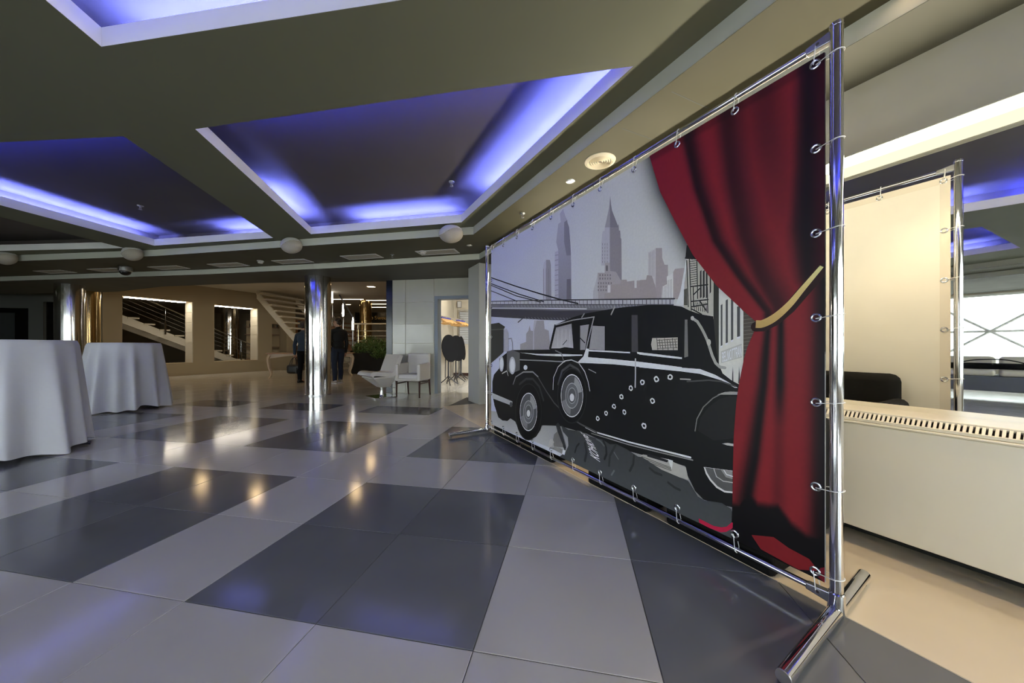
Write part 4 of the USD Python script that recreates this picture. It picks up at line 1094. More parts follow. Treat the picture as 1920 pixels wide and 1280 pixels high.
gap = np.where(below, np.clip((zb + .03 - Zq) / .035, 0, 1), 0)
k = np.maximum(k, gap)
k = np.where(below, np.maximum(k, 1 / (1 + np.exp(-(U - (2.972 - .012 * wn)) / .012))), k)
k = np.where(below & (U < fold(FOLDS_LOW[0], Zq)), np.maximum(k, .2 * np.clip((.55 - Zq) / .25, 0, 1) * np.clip((U - edge_u(Zq)) / .06, 0, 1)), k)
k = np.maximum(k, np.clip((.262 - Zq) / .02, 0, 1))
col = red * (1 - k[:, None]) + black * k[:, None]
rim = np.clip((U - (BW - .055)) / .045, 0, 1)[:, None] * (~below)[:, None]
col = col * (1 - .8 * rim) + np.array([66, 10, 22]) * .8 * rim
hemline = np.clip((Zq - (BZ1 - .05)) / .02, 0, 1)[:, None]
col = col * (1 - .22 * hemline)
layer[0] += 2
V[:, 1] = -.0006 - layer[0] * 1.6e-5
i, j = np.meshgrid(np.arange(nx - 1), np.arange(nz - 1)); a = (j * nx + i).ravel()
F = np.vstack([np.c_[a, a + 1, a + nx + 1], np.c_[a, a + nx + 1, a + nx]])
obj('printed_curtain', trimesh.Trimesh(V, F, process=False), M['ink'], ban, ink=ink(col) * .55, label='red draped stage curtain printed at the near end of the banner')
acc = []
tp = np.array(TIE, float) / 1000
flat_piece(LineString(tp + np.array([.002, -.012])).buffer(.022), (30, 14, 12), None, acc)
sp = smooth_path(np.c_[tp, np.zeros(len(tp))], 6)[:, :2]
ww = np.interp(np.linspace(0, 1, len(sp)), [0, .35, 1], [.017, .016, .007])
nr = np.gradient(sp, axis=0); nr = np.c_[-nr[:, 1], nr[:, 0]] / np.linalg.norm(nr, axis=1, keepdims=True)
flat_piece(Polygon(np.vstack([sp + nr * ww[:, None], (sp - nr * ww[:, None])[::-1]])).buffer(0), (196, 172, 112), (150, 122, 70), acc)
put('printed_tie_back', acc, ban, 'pale gold tie holding the printed curtain')
acc = []
for i, tl in enumerate(TAILS):
    if i == 2: continue      # that fold runs into the lobe above it
    p = np.array(tl, float) / 1000
    flat_piece(Polygon(p).buffer(0).buffer(.006).buffer(-.003), ((176, 30, 62), (116, 27, 31), (104, 26, 30), (104, 20, 32))[i], None, acc)
acc = [(v_, f_, c_ * .72) for v_, f_, c_ in acc]
put('printed_curtain_hem', acc, ban)
# 3. eyelets and nylon ties
def eyelet(x, z):
    m = trimesh.creation.torus(.0140, .0046, major_sections=18, minor_sections=8)
    m.apply_transform(trimesh.transformations.rotation_matrix(math.pi / 2, (1, 0, 0))); m.apply_translation((x, -.009, z)); 
    m.vertices[:, 1] = -.009 + (m.vertices[:, 1] + .009) * .7
    back = m.copy(); back.vertices[:, 1] += .0125
    return cat(m, back)
def tie(p, q, axis, r):
    """a nylon tie from the eyelet p round a tube of radius r at q running along axis ('x' or 'z')"""
    p, q = np.array(p, float), np.array(q, float)
    dr = q - p; dr /= np.linalg.norm(dr)
    side = np.array([0, 1., 0])
    pts = [p + np.array([0, -.006, 0]), p * .6 + q * .4 - side * (.004 + r * .45)]
    for a in np.linspace(-100, 100, 9):
        a = math.radians(a)
        pts.append(q + (dr * math.cos(a) * 1 + side * math.sin(a)) * (r + .0022))
    pts += [p * .5 + q * .5 + side * (.004 + r * .4), p + np.array([0, .006, 0])]
    pts = np.array(pts)
    along = np.array([1., 0, 0]) if axis == 'x' else np.array([0, 0, 1.])
    pts = pts + along * np.linspace(-.004, .004, len(pts))[:, None]
    return tube(smooth_path(pts, 4), .0017, 6)
top_x = [.030 + .2945 * i for i in range(11)]
zz_side = [BZ0 + .030 + .3277 * i for i in range(7)]
for x in top_x:
    for z, zr in ((BZ1 - .028, 2.185), (BZ0 + .028, .078)):
        obj('eyelet', eyelet(x, z), M['eyelet'], ban)
        obj('tie', tie((x, -.006, z), (x + .006, 0, zr), 'x', .0125), M['nylon'], ban)
for x, xr in ((.026, XA), (BW - .026, XB)):
    for i, z in enumerate(zz_side):
        if 0 < i < 6: obj('eyelet', eyelet(x, z), M['eyelet'], ban)
        obj('tie', tie((x, -.006, z), (xr, 0, z + .006), 'z', .020), M['nylon'], ban)
# ================================================================ RIGHT SIDE: mirror, light line, radiator cover, armchairs
def WB(name, label, c, s, d, z=0, group=None): return thing(name, label, c, W(s, d, z), WROT, group)
mir = WB('wall_mirror', 'long wall mirror above the radiator cover, under the light line', 'mirror', 0, 2.632)
for k in range(5):
    obj('mirror_sheet', bx(-5.4 + k * 2.0, -5.4 + k * 2.0 + 1.9985, -.006, 0, .69, 1.985), M['mirror'], mir)
ll = WB('light_line', 'long bright fluorescent light line with a cream diffuser along the top of the mirror', 'light', 0, 2.630)
obj('housing', cat(bx(-3.95, 4.6, -.028, 0, 1.985, 2.10, .003), bx(-3.95, 4.6, -.0335, 0, 2.0985, 2.104)), M['white_paint'], ll)  # second box: lip added to shield the panel above from the tube
obj('tube_cover', bx(-3.94, 4.59, -.036, -.0285, 2.046, 2.098), M['e_strip'], ll)
obj('diffuser', bx(-3.94, 4.59, -.034, -.0285, 1.988, 2.042), M['e_strip_low'], ll)
rad = WB('radiator_cover', 'long cream enamel radiator cover with a slotted top under the mirror', 'radiator cover', 0, 2.37)
obj('front_panel', bx(-4.65, 3.4, 0, .018, .098, .628, .004), M['enamel'], rad)
obj('front_lip', bx(-4.65, 3.4, -.008, .03, .629, .640, .003), M['enamel_grille'], rad)
obj('sill', bx(-4.65, 3.4, .046, .258, .672, .690, .003), M['enamel'], rad)
obj('grille_edge', cat(bx(-4.65, 3.4, .001, .010, .641, .657, .002), bx(-4.65, 3.4, .036, .0455, .678, .690, .002)), M['enamel_grille'], rad)
obj('recess', cat(bx(-4.6, 3.35, .05, .25, .60, .62), bx(-4.6, 3.35, .20, .25, 0, .50), bx(-4.6, 3.35, .03, .035, .1, .5)), M['dark_void'], rad)  # near-black boxes; the shade inside the cover is put into their colour
bars = []
for k in range(500):
    x = -4.64 + k * .016
    b = trimesh.convex.convex_hull(np.array([(xx, yy, zz_) for xx in (x, x + .0092) for yy, zz_ in ((.006, .652), (.010, .649), (.040, .687), (.044, .684))]))
    if -.85 < x < .15: obj('grille_bar', b, M['enamel_grille'], rad, smooth=False)
    else: bars.append(b)
obj('grille_bars', cat(*bars), M['enamel_grille'], rad, smooth=False).SetCustomDataByKey('kind', 'stuff')
obj('valve', cat(cyl((-.12, .14, .03), (-.12, .14, .16), .012), lathe([(.0, 0), (.024, 0), (.026, .01), (.026, .05), (.0, .055)], 12, (-.12, .14, .04))), M['black_plastic'], rad)
obj('bracket_leg', cat(bx(-1.5, -1.46, .08, .12, 0, .1), bx(.9, .94, .08, .12, 0, .1), bx(3.0, 3.04, .08, .12, 0, .1)), M['black_plastic'], rad)

tub = None
for s, lab in ((1.0, 'black upholstered armchair at the near end behind the banner, doubled in the mirror'), (1.66, 'black upholstered armchair second from the near end behind the banner'),
               (2.66, 'black upholstered armchair third from the near end behind the banner'), (3.27, 'black upholstered armchair at the far end behind the banner')):
    if tub is None:
        tub = WB('tub_armchair', lab, 'armchair', s, 1.98, 0, 'black armchairs behind the banner')
        obj('seat', rbox(-.215, .215, -.19, .27, .28, .46, .04), M['black_fabric'], tub)
        obj('base', rbox(-.265, .265, -.287, .265, .008, .30, .02), M['black_fabric'], tub)
        obj('backrest', rbox(-.25, .25, -.29, -.17, .02, .83, .055), M['black_fabric'], tub)
        for sx in (-1, 1):
            obj('armrest', rbox(min(sx * .20, sx * .30), max(sx * .20, sx * .30), -.22, .28, .10, .665, .048), M['black_fabric'], tub)
            for y in (-.24, .23): obj('leg', cyl((sx * .24, y, 0), (sx * .24, y, .10), .014, 10, .02), M['dark_wood'], tub)
    else:
        dup(tub, W(s, 1.98), WROT, lab)

# ================================================================ CEILING FITTINGS
def speaker_parts(t):
    n, m_ = 56, 30
    V, A, B = [], [], []
    for j in range(m_ + 1):
        ph = math.pi * j / m_
        for i in range(n):
            th = 2 * math.pi * i / n
            V.append((.172 * math.sin(ph) * math.cos(th), .115 * math.sin(ph) * math.sin(th), .125 * math.cos(ph)))
    V = np.array(V)
    wave = lambda x: .018 + .042 * math.sin(x / .172 * 2.2)
    for j in range(m_):
        for i in range(n):
            k = (i + 1) % n
            q = (j * n + i, (j + 1) * n + i, (j + 1) * n + k, j * n + k)
            c = V[list(q)].mean(0)
            (A if c[2] > wave(c[0]) else B).extend([(q[0], q[1], q[2]), (q[0], q[2], q[3])])
    obj('shell', trimesh.Trimesh(V, np.array(A), process=False), M['white_plastic'], t)
    obj('grille', trimesh.Trimesh(V * .985, np.array(B), process=False), M['white_grille'], t)
    ring = []
    for a in np.linspace(0, 2 * math.pi, 60, endpoint=False):
        x = .172 * math.cos(a); z = wave(x * .94) ; f = math.sqrt(max(0, 1 - (z / .125) ** 2))
        ring.append((x * f, .115 * math.sin(a) * f, z))
    obj('trim_ring', tube(ring, .005, 6, closed=True), M['white_plastic'], t)
    obj('badge', bx(-.012, .012, -.116, -.110, .008, .014), M['grey_plastic'], t)
    obj('bracket', cat(cyl((0, .02, .09), (0, .10, .10), .014), lathe([(0, 0), (.05, 0), (.05, .012), (0, .014)], 16, (0, .05, .12))), M['grey_plastic'], t)
sp0 = None
for x, y, z, a, lab in ((-.845, 4.66, 2.585, -8, 'white oval speaker at the corner of the ceiling step, nearest the banner'), (-3.44, 5.24, 2.60, -11, 'white oval speaker on the ceiling step above the middle mirrored column'),
                        (-6.55, 5.80, 2.63, -9, 'white oval speaker on the ceiling step above the second white table'), (-9.16, 6.08, 2.63, -6, 'white oval speaker cut off at the left edge of the photo')):
    if sp0 is None:
        sp0 = thing('ceiling_speaker', lab, 'speaker', (x, y, z), a, 'oval speakers along the ceiling step'); speaker_parts(sp0)
    else: dup(sp0, (x, y, z), a, lab)

v0 = None
ordn = ['rectangular ceiling vent beside a smoke detector, nearest the banner', 'rectangular ceiling vent second from the banner', 'rectangular ceiling vent just right of the second smoke detector', 'rectangular ceiling vent left of the second smoke detector', 'rectangular ceiling vent right of the dark dome camera', 'rectangular ceiling vent just behind the dark dome camera', 'rectangular ceiling vent at the far left above the mirrored column']
for (x, y, a), lab in zip(((-1.24, 5.60, -11.5), (-2.63, 5.89, -11.5), (-4.05, 6.21, -11), (-5.46, 6.47, -10), (-6.84, 6.70, -9), (-8.28, 6.90, -8), (-9.6, 7.06, -7)), ordn):
    if v0 is None:
        v0 = thing('ceiling_vent', lab, 'vent', (x, y, Z2), a, 'vents in the lower ceiling ring')
        obj('frame', prism(sbox(-.345, -.125, .345, .125).difference(sbox(-.315, -.098, .315, .098)), -.008, .0), M['white_plastic'], v0)
        obj('backing', bx(-.315, .315, -.098, .098, -.002, -.0005), M['grey_plastic'], v0)
        for q in range(7):
            y0 = -.09 + q * .0265
            obj('slat', bx(-.314, .314, y0, y0 + .017, -.006, -.0025), M['white_grille'], v0)
    else: dup(v0, (x, y, Z2), a, lab)
for x, y, lab in ((-1.475, 5.56, 'white round smoke detector beside the vent nearest the banner'), (-4.62, 6.17, 'white round smoke detector between two vents, above the middle column')):
    t = thing('smoke_detector', lab, 'smoke detector', (x, y, Z2))
    obj('base', lathe([(0, 0), (.055, 0), (.055, -.016), (.05, -.02), (0, -.02)], 24), M['white_plastic'], t)
    obj('chamber', lathe([(.036, -.02), (.042, -.028), (.038, -.048), (.02, -.056), (0, -.057)], 24), M['white_plastic'], t)
t = thing('dome_camera', 'dark dome security camera hanging below the ceiling ring', 'security camera', (-7.62, 6.62, Z2))
obj('housing', lathe([(0, 0), (.095, 0), (.10, -.02), (.10, -.09), (.085, -.10), (0, -.10)], 28), M['steel'], t)
obj('dome', ellipsoid((0, 0, -.10), (.083, .083, .075), 3), M['black_gloss'], t)
t = thing('round_diffuser', 'round cream ceiling air diffuser with concentric rings above the banner', 'air diffuser', (.749, 2.86, Z2))
obj('flange', lathe([(.098, -.012), (.105, -.016), (.128, -.006), (.13, 0), (.098, -.001)], 40), M['enamel_grille'], t)
obj('backing', lathe([(0, -.001), (.098, -.001)], 30), M['grey_plastic'], t)
for q in range(5):
    r = .014 + q * .019
    obj('ring', lathe([(r, -.004), (r + .005, -.014 - .0006 * q), (r + .013, -.006), (r + .013, -.003)], 32), M['enamel_grille'], t)
for x, y, on, lab in ((.56, 3.21, 1, 'small lit halogen downlight beside the round diffuser'), (1.674, 1.445, 1, 'lit halogen downlight above the near end of the banner'), (-.665, 5.24, 0, 'small unlit downlight by the ceiling corner')):
    t = thing('downlight', lab, 'downlight', (x, y, Z2))
    obj('trim', lathe([(.030, -.002), (.033, -.007), (.043, -.005), (.045, 0)], 24), M['steel'], t)
    obj('lamp_or_glint', lathe([(0, -.0035), (.029, -.0035), (.030, -.001)], 20), M['e_down'] if on else M['white_plastic'], t)
    if on:
        sl_ = UsdLux.SphereLight.Define(stage, str(t.GetPath()) + '/beam')
        sl_.CreateRadiusAttr(.022); sl_.CreateIntensityAttr(E_SPOT * 100); sl_.CreateColorAttr(Gf.Vec3f(1.0, .74, .46))
        UsdGeom.Xformable(sl_).AddTranslateOp().Set(Gf.Vec3d(0, 0, -.03))
        sh_ = UsdLux.ShapingAPI.Apply(sl_.GetPrim()); sh_.CreateShapingConeAngleAttr(42.0); sh_.CreateShapingConeSoftnessAttr(.6)
for x, y, z, lab in ((-.71, 3.95, Z0, 'small sprinkler head in the middle blue-lit ceiling recess'), (-5.11, 4.62, Z0, 'small sprinkler head in the left blue-lit ceiling recess'), (.126, 3.98, Z2, 'small sprinkler head on the ceiling ring by the banner'), (-2.05, 5.75, Z2, 'small sprinkler head between the two vents nearest the banner')):
    t = thing('sprinkler', lab, 'sprinkler', (x, y, z))
    obj('escutcheon', lathe([(0, 0), (.034, 0), (.030, -.008), (.012, -.012), (.012, -.03), (0, -.03)], 18), M['steel'], t)
    obj('deflector', cat(cyl((-.012, 0, -.03), (-.012, 0, -.052), .003, 6), cyl((.012, 0, -.03), (.012, 0, -.052), .003, 6), lathe([(0, -.052), (.02, -.052), (.018, -.055), (0, -.055)], 16)), M['steel'], t)

# ================================================================ COLUMNS
def column(x, y, r, z0, z1, m, lab, name='mirrored_column'):
    t = thing(name, lab, 'column', (x, y, z0))
    h = z1 - z0
    n = 10
    for k in range(n):
        a = [2 * math.pi * (k + f) / n for f in np.linspace(.012, .988, 9)]
        arc = [(r * math.cos(q), r * math.sin(q)) for q in a]; ins = [((r - .012) * math.cos(q), (r - .012) * math.sin(q)) for q in a[::-1]]
        obj('sheet', prism(Polygon(arc + ins), .0, h), m, t, smooth=40)
    obj('core', lathe([(r - .008, 0), (r - .008, h)], 30), M['dark_void'], t)
    obj('base_ring', lathe([(r, 0), (r + .006, 0), (r + .006, .03), (r, .034)], 36), M['steel'], t)
    return t
column(-4.12, 7.14, .245, 0, Z3, M['steel_column'], 'round mirror steel column in the middle of the hall')
column(-10.55, 8.02, .235, 0, Z3, M['steel_column'], 'round mirror steel column behind the white tables')
column(-11.38, 9.0, .24, 0, Z3, M['gold_steel'], 'dark round column reflecting gold light, behind the left mirrored column')

# ================================================================ CLOTHED COCKTAIL TABLES
def cloth(seed, r0=.40, zt=1.085, hem=.025):
    rg = np.random.default_rng(seed)
    n, mz = 220, 40
    th = np.linspace(0, 2 * math.pi, n, endpoint=False)
    fold = np.full(n, -.45)
    a0 = 0.
    while a0 < 2 * math.pi - .2:
        wdt, hgt = rg.uniform(.10, .19), rg.uniform(.8, 1.7)
        dl_ = (th - a0 + math.pi) % (2 * math.pi) - math.pi
        fold += hgt * np.exp(-np.abs(dl_ / wdt) ** 1.7)
        a0 += rg.uniform(.34, .62)
    V = [(0, 0, zt)]
    for r in (.15, .30, .385): V += [(r * math.cos(a), r * math.sin(a), zt + .0005) for a in th]
    rows = 3
    for j in range(mz + 1):
        t = j / mz
        for i, a in enumerate(th):
            amp = .004 + .088 * t ** .85
            rr = r0 - .004 + .012 * min(1, t * 25) + .062 * t ** 1.05 + amp * fold[i]
            h = hem + .05 * (.5 + .5 * math.sin(4 * a + seed)) ** 2 - .018 * fold[i]
            z = zt - .002 - t * (zt - h) if j else zt - .001
            V.append((rr * math.cos(a), rr * math.sin(a), z))
        rows += 1
    F = [(0, 1 + i, 1 + (i + 1) % n) for i in range(n)]
    for k in range(rows - 1):
        for i in range(n):
            a, b = 1 + k * n + i, 1 + k * n + (i + 1) % n
            F += [(a, a + n, b + n), (a, b + n, b)]
    return trimesh.Trimesh(np.array(V), np.array(F), process=False)
ct = None
for x, y, sd, lab, lab2 in ((-4.79, 3.20, 5, 'high round cocktail table under the nearer white cloth, cut by the left edge', 'white draped tablecloth on the nearer high table at the left edge'),
                            (-6.37, 5.55, 9, 'high round cocktail table under the farther white cloth', 'white draped tablecloth on the farther high table')):
    if ct is None:
        ct = thing('cocktail_table', lab, 'table', (x, y, 0), 20, 'high cocktail tables')
        obj('tabletop', lathe([(0, 1.05), (.385, 1.05), (.395, 1.058), (.395, 1.076), (.385, 1.08), (0, 1.08)], 40), M['white_plastic'], ct)
        obj('pole', cyl((0, 0, .12), (0, 0, 1.05), .03), M['black_plastic'], ct)
        for k in range(4):
            a = math.pi / 2 * k + .3
            obj('leg', tube([(.02 * math.cos(a), .02 * math.sin(a), .20), (.30 * math.cos(a), .30 * math.sin(a), .05), (.50 * math.cos(a), .50 * math.sin(a), .018)], [.018, .016, .016], 8), M['black_plastic'], ct)
    else: dup(ct, (x, y, 0), 75, lab)
    c = thing('tablecloth', lab2, 'tablecloth', (x, y, 0), 0, 'white cloths on the high tables')
    obj('cloth', cloth(sd), M['cloth'], c, smooth=True)

# ================================================================ CHAIRS BY THE END WALL
ac = thing('white_armchair', 'boxy white leather armchair with dark wooden legs by the cloakroom door', 'armchair', (-2.045, 6.98, 0), -11.5)
obj('seat', rbox(-.215, .215, -.25, .17, .35, .47, .03), M['white_leather'], ac)
obj('front_rail', rbox(-.27, .27, -.265, .20, .33, .385, .02), M['white_leather'], ac)
bk = rbox(-.255, .255, .15, .235, .34, .885, .03)
bk.vertices[:, 1] += np.clip(bk.vertices[:, 2] - .36, 0, 1) * .12
obj('backrest', bk, M['white_leather'], ac)
for sx in (-1, 1):
    a = rbox(min(sx * .205, sx * .28), max(sx * .205, sx * .28), -.27, .22, .34, .675, .022)
    a.vertices[:, 2] += np.where(a.vertices[:, 2] > .5, np.clip(a.vertices[:, 1] + .1, 0, 1) * .06, 0)
    obj('armrest', a, M['white_leather'], ac)
    for y, dy in ((-.235, 0), (.20, .05)):
        obj('leg', cyl((sx * .25, y + dy, 0), (sx * .25, y, .345), .016, 4, .026), M['dark_wood'], ac)
    obj('stretcher', bx(sx * .25 - .008, sx * .25 + .008, -.22, .215, .265, .29), M['dark_wood'], ac)
obj('stretcher', bx(-.24, .24, .195, .212, .275, .30), M['dark_wood'], ac)

sw = thing('swivel_lounge_chair', 'low white swivel lounge chair on a square chrome base', 'lounge chair', (-2.66, 6.86, 0), -44)
prof = smooth_path([(-.31, .445, 0), (-.28, .472, 0), (-.10, .455, 0), (.06, .44, 0), (.15, .475, 0), (.195, .58, 0), (.245, .72, 0), (.29, .835, 0)], 6)[:, :2]
nr = np.gradient(prof, axis=0); nr = np.c_[-nr[:, 1], nr[:, 0]] / np.linalg.norm(nr, axis=1, keepdims=True)
def shell(p0, p1, w0):
    g = Polygon(np.vstack([prof + nr * p0, (prof + nr * p1)[::-1]])).buffer(.012).buffer(-.004)
    m = prism(g, -w0, w0)
    v = m.vertices.copy()
    return trimesh.Trimesh(np.c_[v[:, 2], v[:, 0], v[:, 1]], m.faces, process=False)
obj('upholstery', shell(-.01, .055, .30), M['white_leather'], sw)
obj('seat_shell', man(m3.Manifold.batch_hull([m3.Manifold.sphere(.02, 10).translate(q) for q in ((-.27, -.27, .41), (.27, -.27, .41), (-.27, .16, .41), (.27, .16, .41), (-.10, -.05, .22), (.10, -.05, .22), (-.10, .12, .22), (.10, .12, .22))])), M['white_leather'], sw)
obj('pedestal', lathe([(0, .02), (.05, .02), (.035, .05), (.03, .20), (.06, .22), (0, .23)], 18), M['chrome'], sw)
obj('base_plate', bx(-.24, .24, -.24, .24, .004, .022, .004), M['chrome'], sw)
for sx in (-1, 1): obj('lever', tube([(0, .05, .21), (sx * .20, .10, .20), (sx * .25, .18, .19)], .007, 8), M['chrome'], sw)

# ================================================================ CLOAKROOM
hr = thing('clothes_rail', 'thin chrome clothes rail with wooden hangers in the cloakroom', 'clothes rail', (0, 0, 0))
ra, rb = np.array([-2.0, 8.9, 1.855]), np.array([-1.28, 11.65, 1.855])
obj('rail', cyl(ra, rb, .014), M['chrome'], hr)
obj('upright', cyl((rb[0] - .02, rb[1] - .1, 0), (rb[0] - .02, rb[1] - .1, 1.855), .012), M['chrome'], hr)
obj('upright', cyl((ra[0] + .03, ra[1] + .12, 0), (ra[0] + .03, ra[1] + .12, 1.855), .012), M['chrome'], hr)
rd = (rb - ra) / np.linalg.norm(rb - ra); RA = math.degrees(math.atan2(rd[1], rd[0]))
hg = None
hook = smooth_path([(0, 0, -.055), (0, .0, -.02), (0, .018, .0), (0, .012, .022), (0, -.012, .024), (0, -.017, .008)], 5)
spots = [.06, .10, .135, .17, .21, .25, .285, .47, .51, .545, .58, .615, .65]
for k, f in enumerate(spots):
    p = ra + (rb - ra) * f
    lab = 'wooden coat hanger with a blue tag, %s from the left on the cloakroom rail' % ('first second third fourth fifth sixth seventh eighth ninth tenth eleventh twelfth thirteenth'.split()[k])
    g = 'hangers in the nearer bunch' if k < 7 else 'hangers in the farther bunch'
    if hg is None:
        hg = thing('coat_hanger', lab, 'coat hanger', p, RA + 8, g)
        body = smooth_path([(0, -.215, -.185), (0, -.15, -.135), (0, -.05, -.075), (0, 0, -.06), (0, .05, -.075), (0, .15, -.135), (0, .215, -.185)], 5)
        obj('shoulder', tube(body, np.interp(np.linspace(0, 1, len(body)), [0, .5, 1], [.022, .014, .022]), 8), M['hanger_wood'], hg)
        obj('trouser_bar', cyl((0, -.20, -.19), (0, .20, -.19), .008, 8), M['hanger_wood'], hg)
        obj('hook', tube(hook, .0025, 6), M['chrome'], hg)
        obj('number_tag', bx(-.012, .012, -.035, .035, -.058, -.022, .004), M['blue_plastic'], hg)
    else: dup(hg, p, RA + 8 + random.uniform(-14, 14), lab, g)
fb = None
for x, y, a, lab in ((-1.66, 9.0, 66, 'folded black cocktail table with tipped up top, nearest in the cloakroom'), (-1.57, 9.65, 64, 'folded black cocktail table in the middle of the cloakroom row'), (-1.53, 10.35, 86, 'folded black cocktail table seen edge-on at the back of the row')):
    if fb is None:
        fb = thing('folded_table', lab, 'folding table', (x, y, 0), a, 'folded black tables in the cloakroom')
        top = lathe([(0, -.012), (.36, -.012), (.37, -.004), (.37, .008), (.36, .014), (0, .014)], 32)
        top.apply_transform(trimesh.transformations.rotation_matrix(math.radians(83), (1, 0, 0))); top.apply_translation((0, .0, .98))
        obj('tabletop', top, M['black_cloth'], fb, label='round black tabletop tipped upright')
        obj('pole', cyl((0, .05, .16), (0, .05, .98), .02), M['black_plastic'], fb)
        for sx in (-.13, .13): obj('rod', cyl((sx, .06, .20), (sx, .05, .80), .011, 8), M['black_plastic'], fb)
        for k in range(4):
            q = math.pi / 2 * k + .78
            obj('leg', tube([(0, .05, .24), (.12 * math.cos(q), .05 + .12 * math.sin(q), .12), (.26 * math.cos(q), .05 + .26 * math.sin(q), .016)], .014, 8), M['black_plastic'], fb)
    else: dup(fb, (x, y, 0), a, lab)
sh = thing('roller_shutter', 'grey slatted roller shutter on the cloakroom back wall', 'shutter', (-1.84, 11.86, 0), -8.5)
obj('frame', cat(bx(-.02, .62, -.03, 0, 2.26, 2.33), bx(-.05, 0, -.03, 0, 1.1, 2.33)), M['steel'], sh)
for q in range(14): obj('slat', bx(0, .6, -.022, -.008, 1.12 + q * .081, 1.194 + q * .081, .006), M['shutter'], sh)
cl = thing('wall_notice', 'small framed notice above the cloakroom shutter', 'sign', (-1.93, 11.83, 2.40), -8.5)
obj('frame', upright(sbox(0, 0, .15, .22).difference(sbox(.012, .012, .138, .208)), .02), M['grey_plastic'], cl)
obj('sheet', bx(.012, .138, .010, .02, .012, .208), M['white_plastic'], cl)
cp = thing('cloakroom_light', 'bright panel light on the cloakroom ceiling', 'ceiling light', (-1.0, 9.6, ZL))
obj('panel', bx(-.3, .3, -.6, .6, -.03, -.01), M['e_cloak'], cp)
obj('frame', prism(sbox(-.33, -.63, .33, .63).difference(sbox(-.3, -.6, .3, .6)), -.04, -.001), M['white_plastic'], cp)
# ================================================================ LOBBY
def staircase(name, lab, a, b, wdir, width, n, rail, zt, post_every=3, lamps=False):
    """straight flight from the top a to the foot b (x, y, z), treads spreading along wdir"""
    a, b, w = np.array(a, float), np.array(b, float), np.array([*wdir, 0.]); w /= np.linalg.norm(w)
    t = thing(name, lab, 'staircase', (0, 0, 0))
    run = np.array([b[0] - a[0], b[1] - a[1], 0]); L = np.linalg.norm(run); run /= L
    up = np.array([0, 0, 1.])
    for off in (0, width - .06):
        q = []
        for p in (a, b):
            for dz in (-.30, 0):
                for o in (off, off + .06): q.append(p + up * dz + w * o)
        obj('stringer', trimesh.convex.convex_hull(np.array(q)), M['stair_white'], t)
    for k in range(n):
        p = a + (b - a) * ((k + .7) / n)
        q = [p + run * dx + w * o + up * dz for dx in (-.15, .15) for o in (-.03, width + .03) for dz in (.02, .075)]
        obj('tread', trimesh.convex.convex_hull(np.array(q)), M['tread_wood'], t)
    if rail is not None:
        o = w * (rail)
        pts = [a + o + up * .95, b + o + up * .95]
        obj('handrail', tube(pts, .024, 8), M['steel'], t)
        for dz in (.28, .45, .62, .79): obj('rail_wire', tube([a + o + up * dz, b + o + up * dz], .007, 6), M['steel'], t)
        for k in range(0, n, post_every):
            p = a + (b - a) * ((k + .7) / n) + o
            post = obj('post', cat(cyl(p - up * .12, p + up * .38, .030, 10), cyl(p + up * .38, p + up * .95 - run * .0, .012, 8)), M['chrome'], t)
    return t
# flight seen through the wide opening: falls to the right behind the tan wall
staircase('staircase', 'white open staircase with steel railing seen through the wide opening in the tan wall', (-14.65, 12.05, 2.42), (-12.55, 16.35, .10), (-.9, .43), 1.3, 11, -.05, 3)
# flight in front of the tan wall, running down behind the middle column
staircase('staircase', 'white floating-tread staircase coming down left of the middle column', (-10.15, 13.35, 3.24), (-7.0, 12.75, .02), (.22, .97), 1.9, 14, 1.95, 3)
# railing on a further flight; its post tops glow in place of reflected highlights
t = thing('glint_post_railing', 'dark sloping handrail on chrome posts with added glowing tops for reflected highlights right of the column', 'railing', (0, 0, 0))
obj('handrail', tube([(-7.30, 14.2, 3.22), (-6.60, 14.05, 2.16), (-6.52, 14.05, 2.10)], .026, 8), M['black_plastic'], t)
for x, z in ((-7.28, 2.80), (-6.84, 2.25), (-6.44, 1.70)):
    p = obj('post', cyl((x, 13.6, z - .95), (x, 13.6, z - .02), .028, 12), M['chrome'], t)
    obj('lamp_or_glint', cat(lathe([(0, 0), (.035, 0), (.045, .12), (.03, .45), (.012, .52), (0, .52)], 14, (x, 13.6, z))), M['e_post_glint'], p)  # added glowing top imitating a white reflection in the chrome
obj('stringer', trimesh.convex.convex_hull(np.array([(x, y, z + dz) for x, z in ((-7.5, 2.1), (-6.2, .62)) for y in (13.66, 13.74) for dz in (-.25, 0)])), M['brown_panel'], t)
for k in range(8):
    obj('tread', bx(-7.5 + k * .17, -7.18 + k * .17, 13.72, 15.0, 2.02 - k * .19, 2.06 - k * .19), M['brown_panel'], t)
# raised platform with its white railing
pf = thing('platform', 'raised dark platform at the back of the lobby', 'platform', (0, 0, 0))
obj('deck', bx(-6.5, -2.8, 13.55, 22.3, .80, .86), M['brown_panel'], pf)
obj('fascia', bx(-6.5, -2.8, 13.50, 13.56, .0, .86), M['black_gloss'], pf)
obj('edge_trim', bx(-5.55, -2.8, 13.46, 13.50, .80, .86), M['pale_wood'], pf)
rl = thing('platform_railing', 'pale horizontal railing along the raised platform', 'railing', (0, 13.6, .86))
obj('handrail', bx(-6.42, -2.9, -.035, .035, 1.06, 1.12, .01), M['stair_white'], rl)
for z in (.40, .60, .80): obj('bar', cyl((-6.3, 0, z), (-2.9, 0, z), .014, 8), M['stair_white'], rl)
for x in (-6.22, -5.05, -3.9):
    p = obj('post', cyl((x, 0, 0), (x, 0, .98), .022, 10), M['gold_steel'], rl)
    obj('post_head', lathe([(0, .86), (.03, .88), (.045, .95), (.025, 1.06), (0, 1.06)], 10, (x, 0, 0)), M['stair_white'], p)
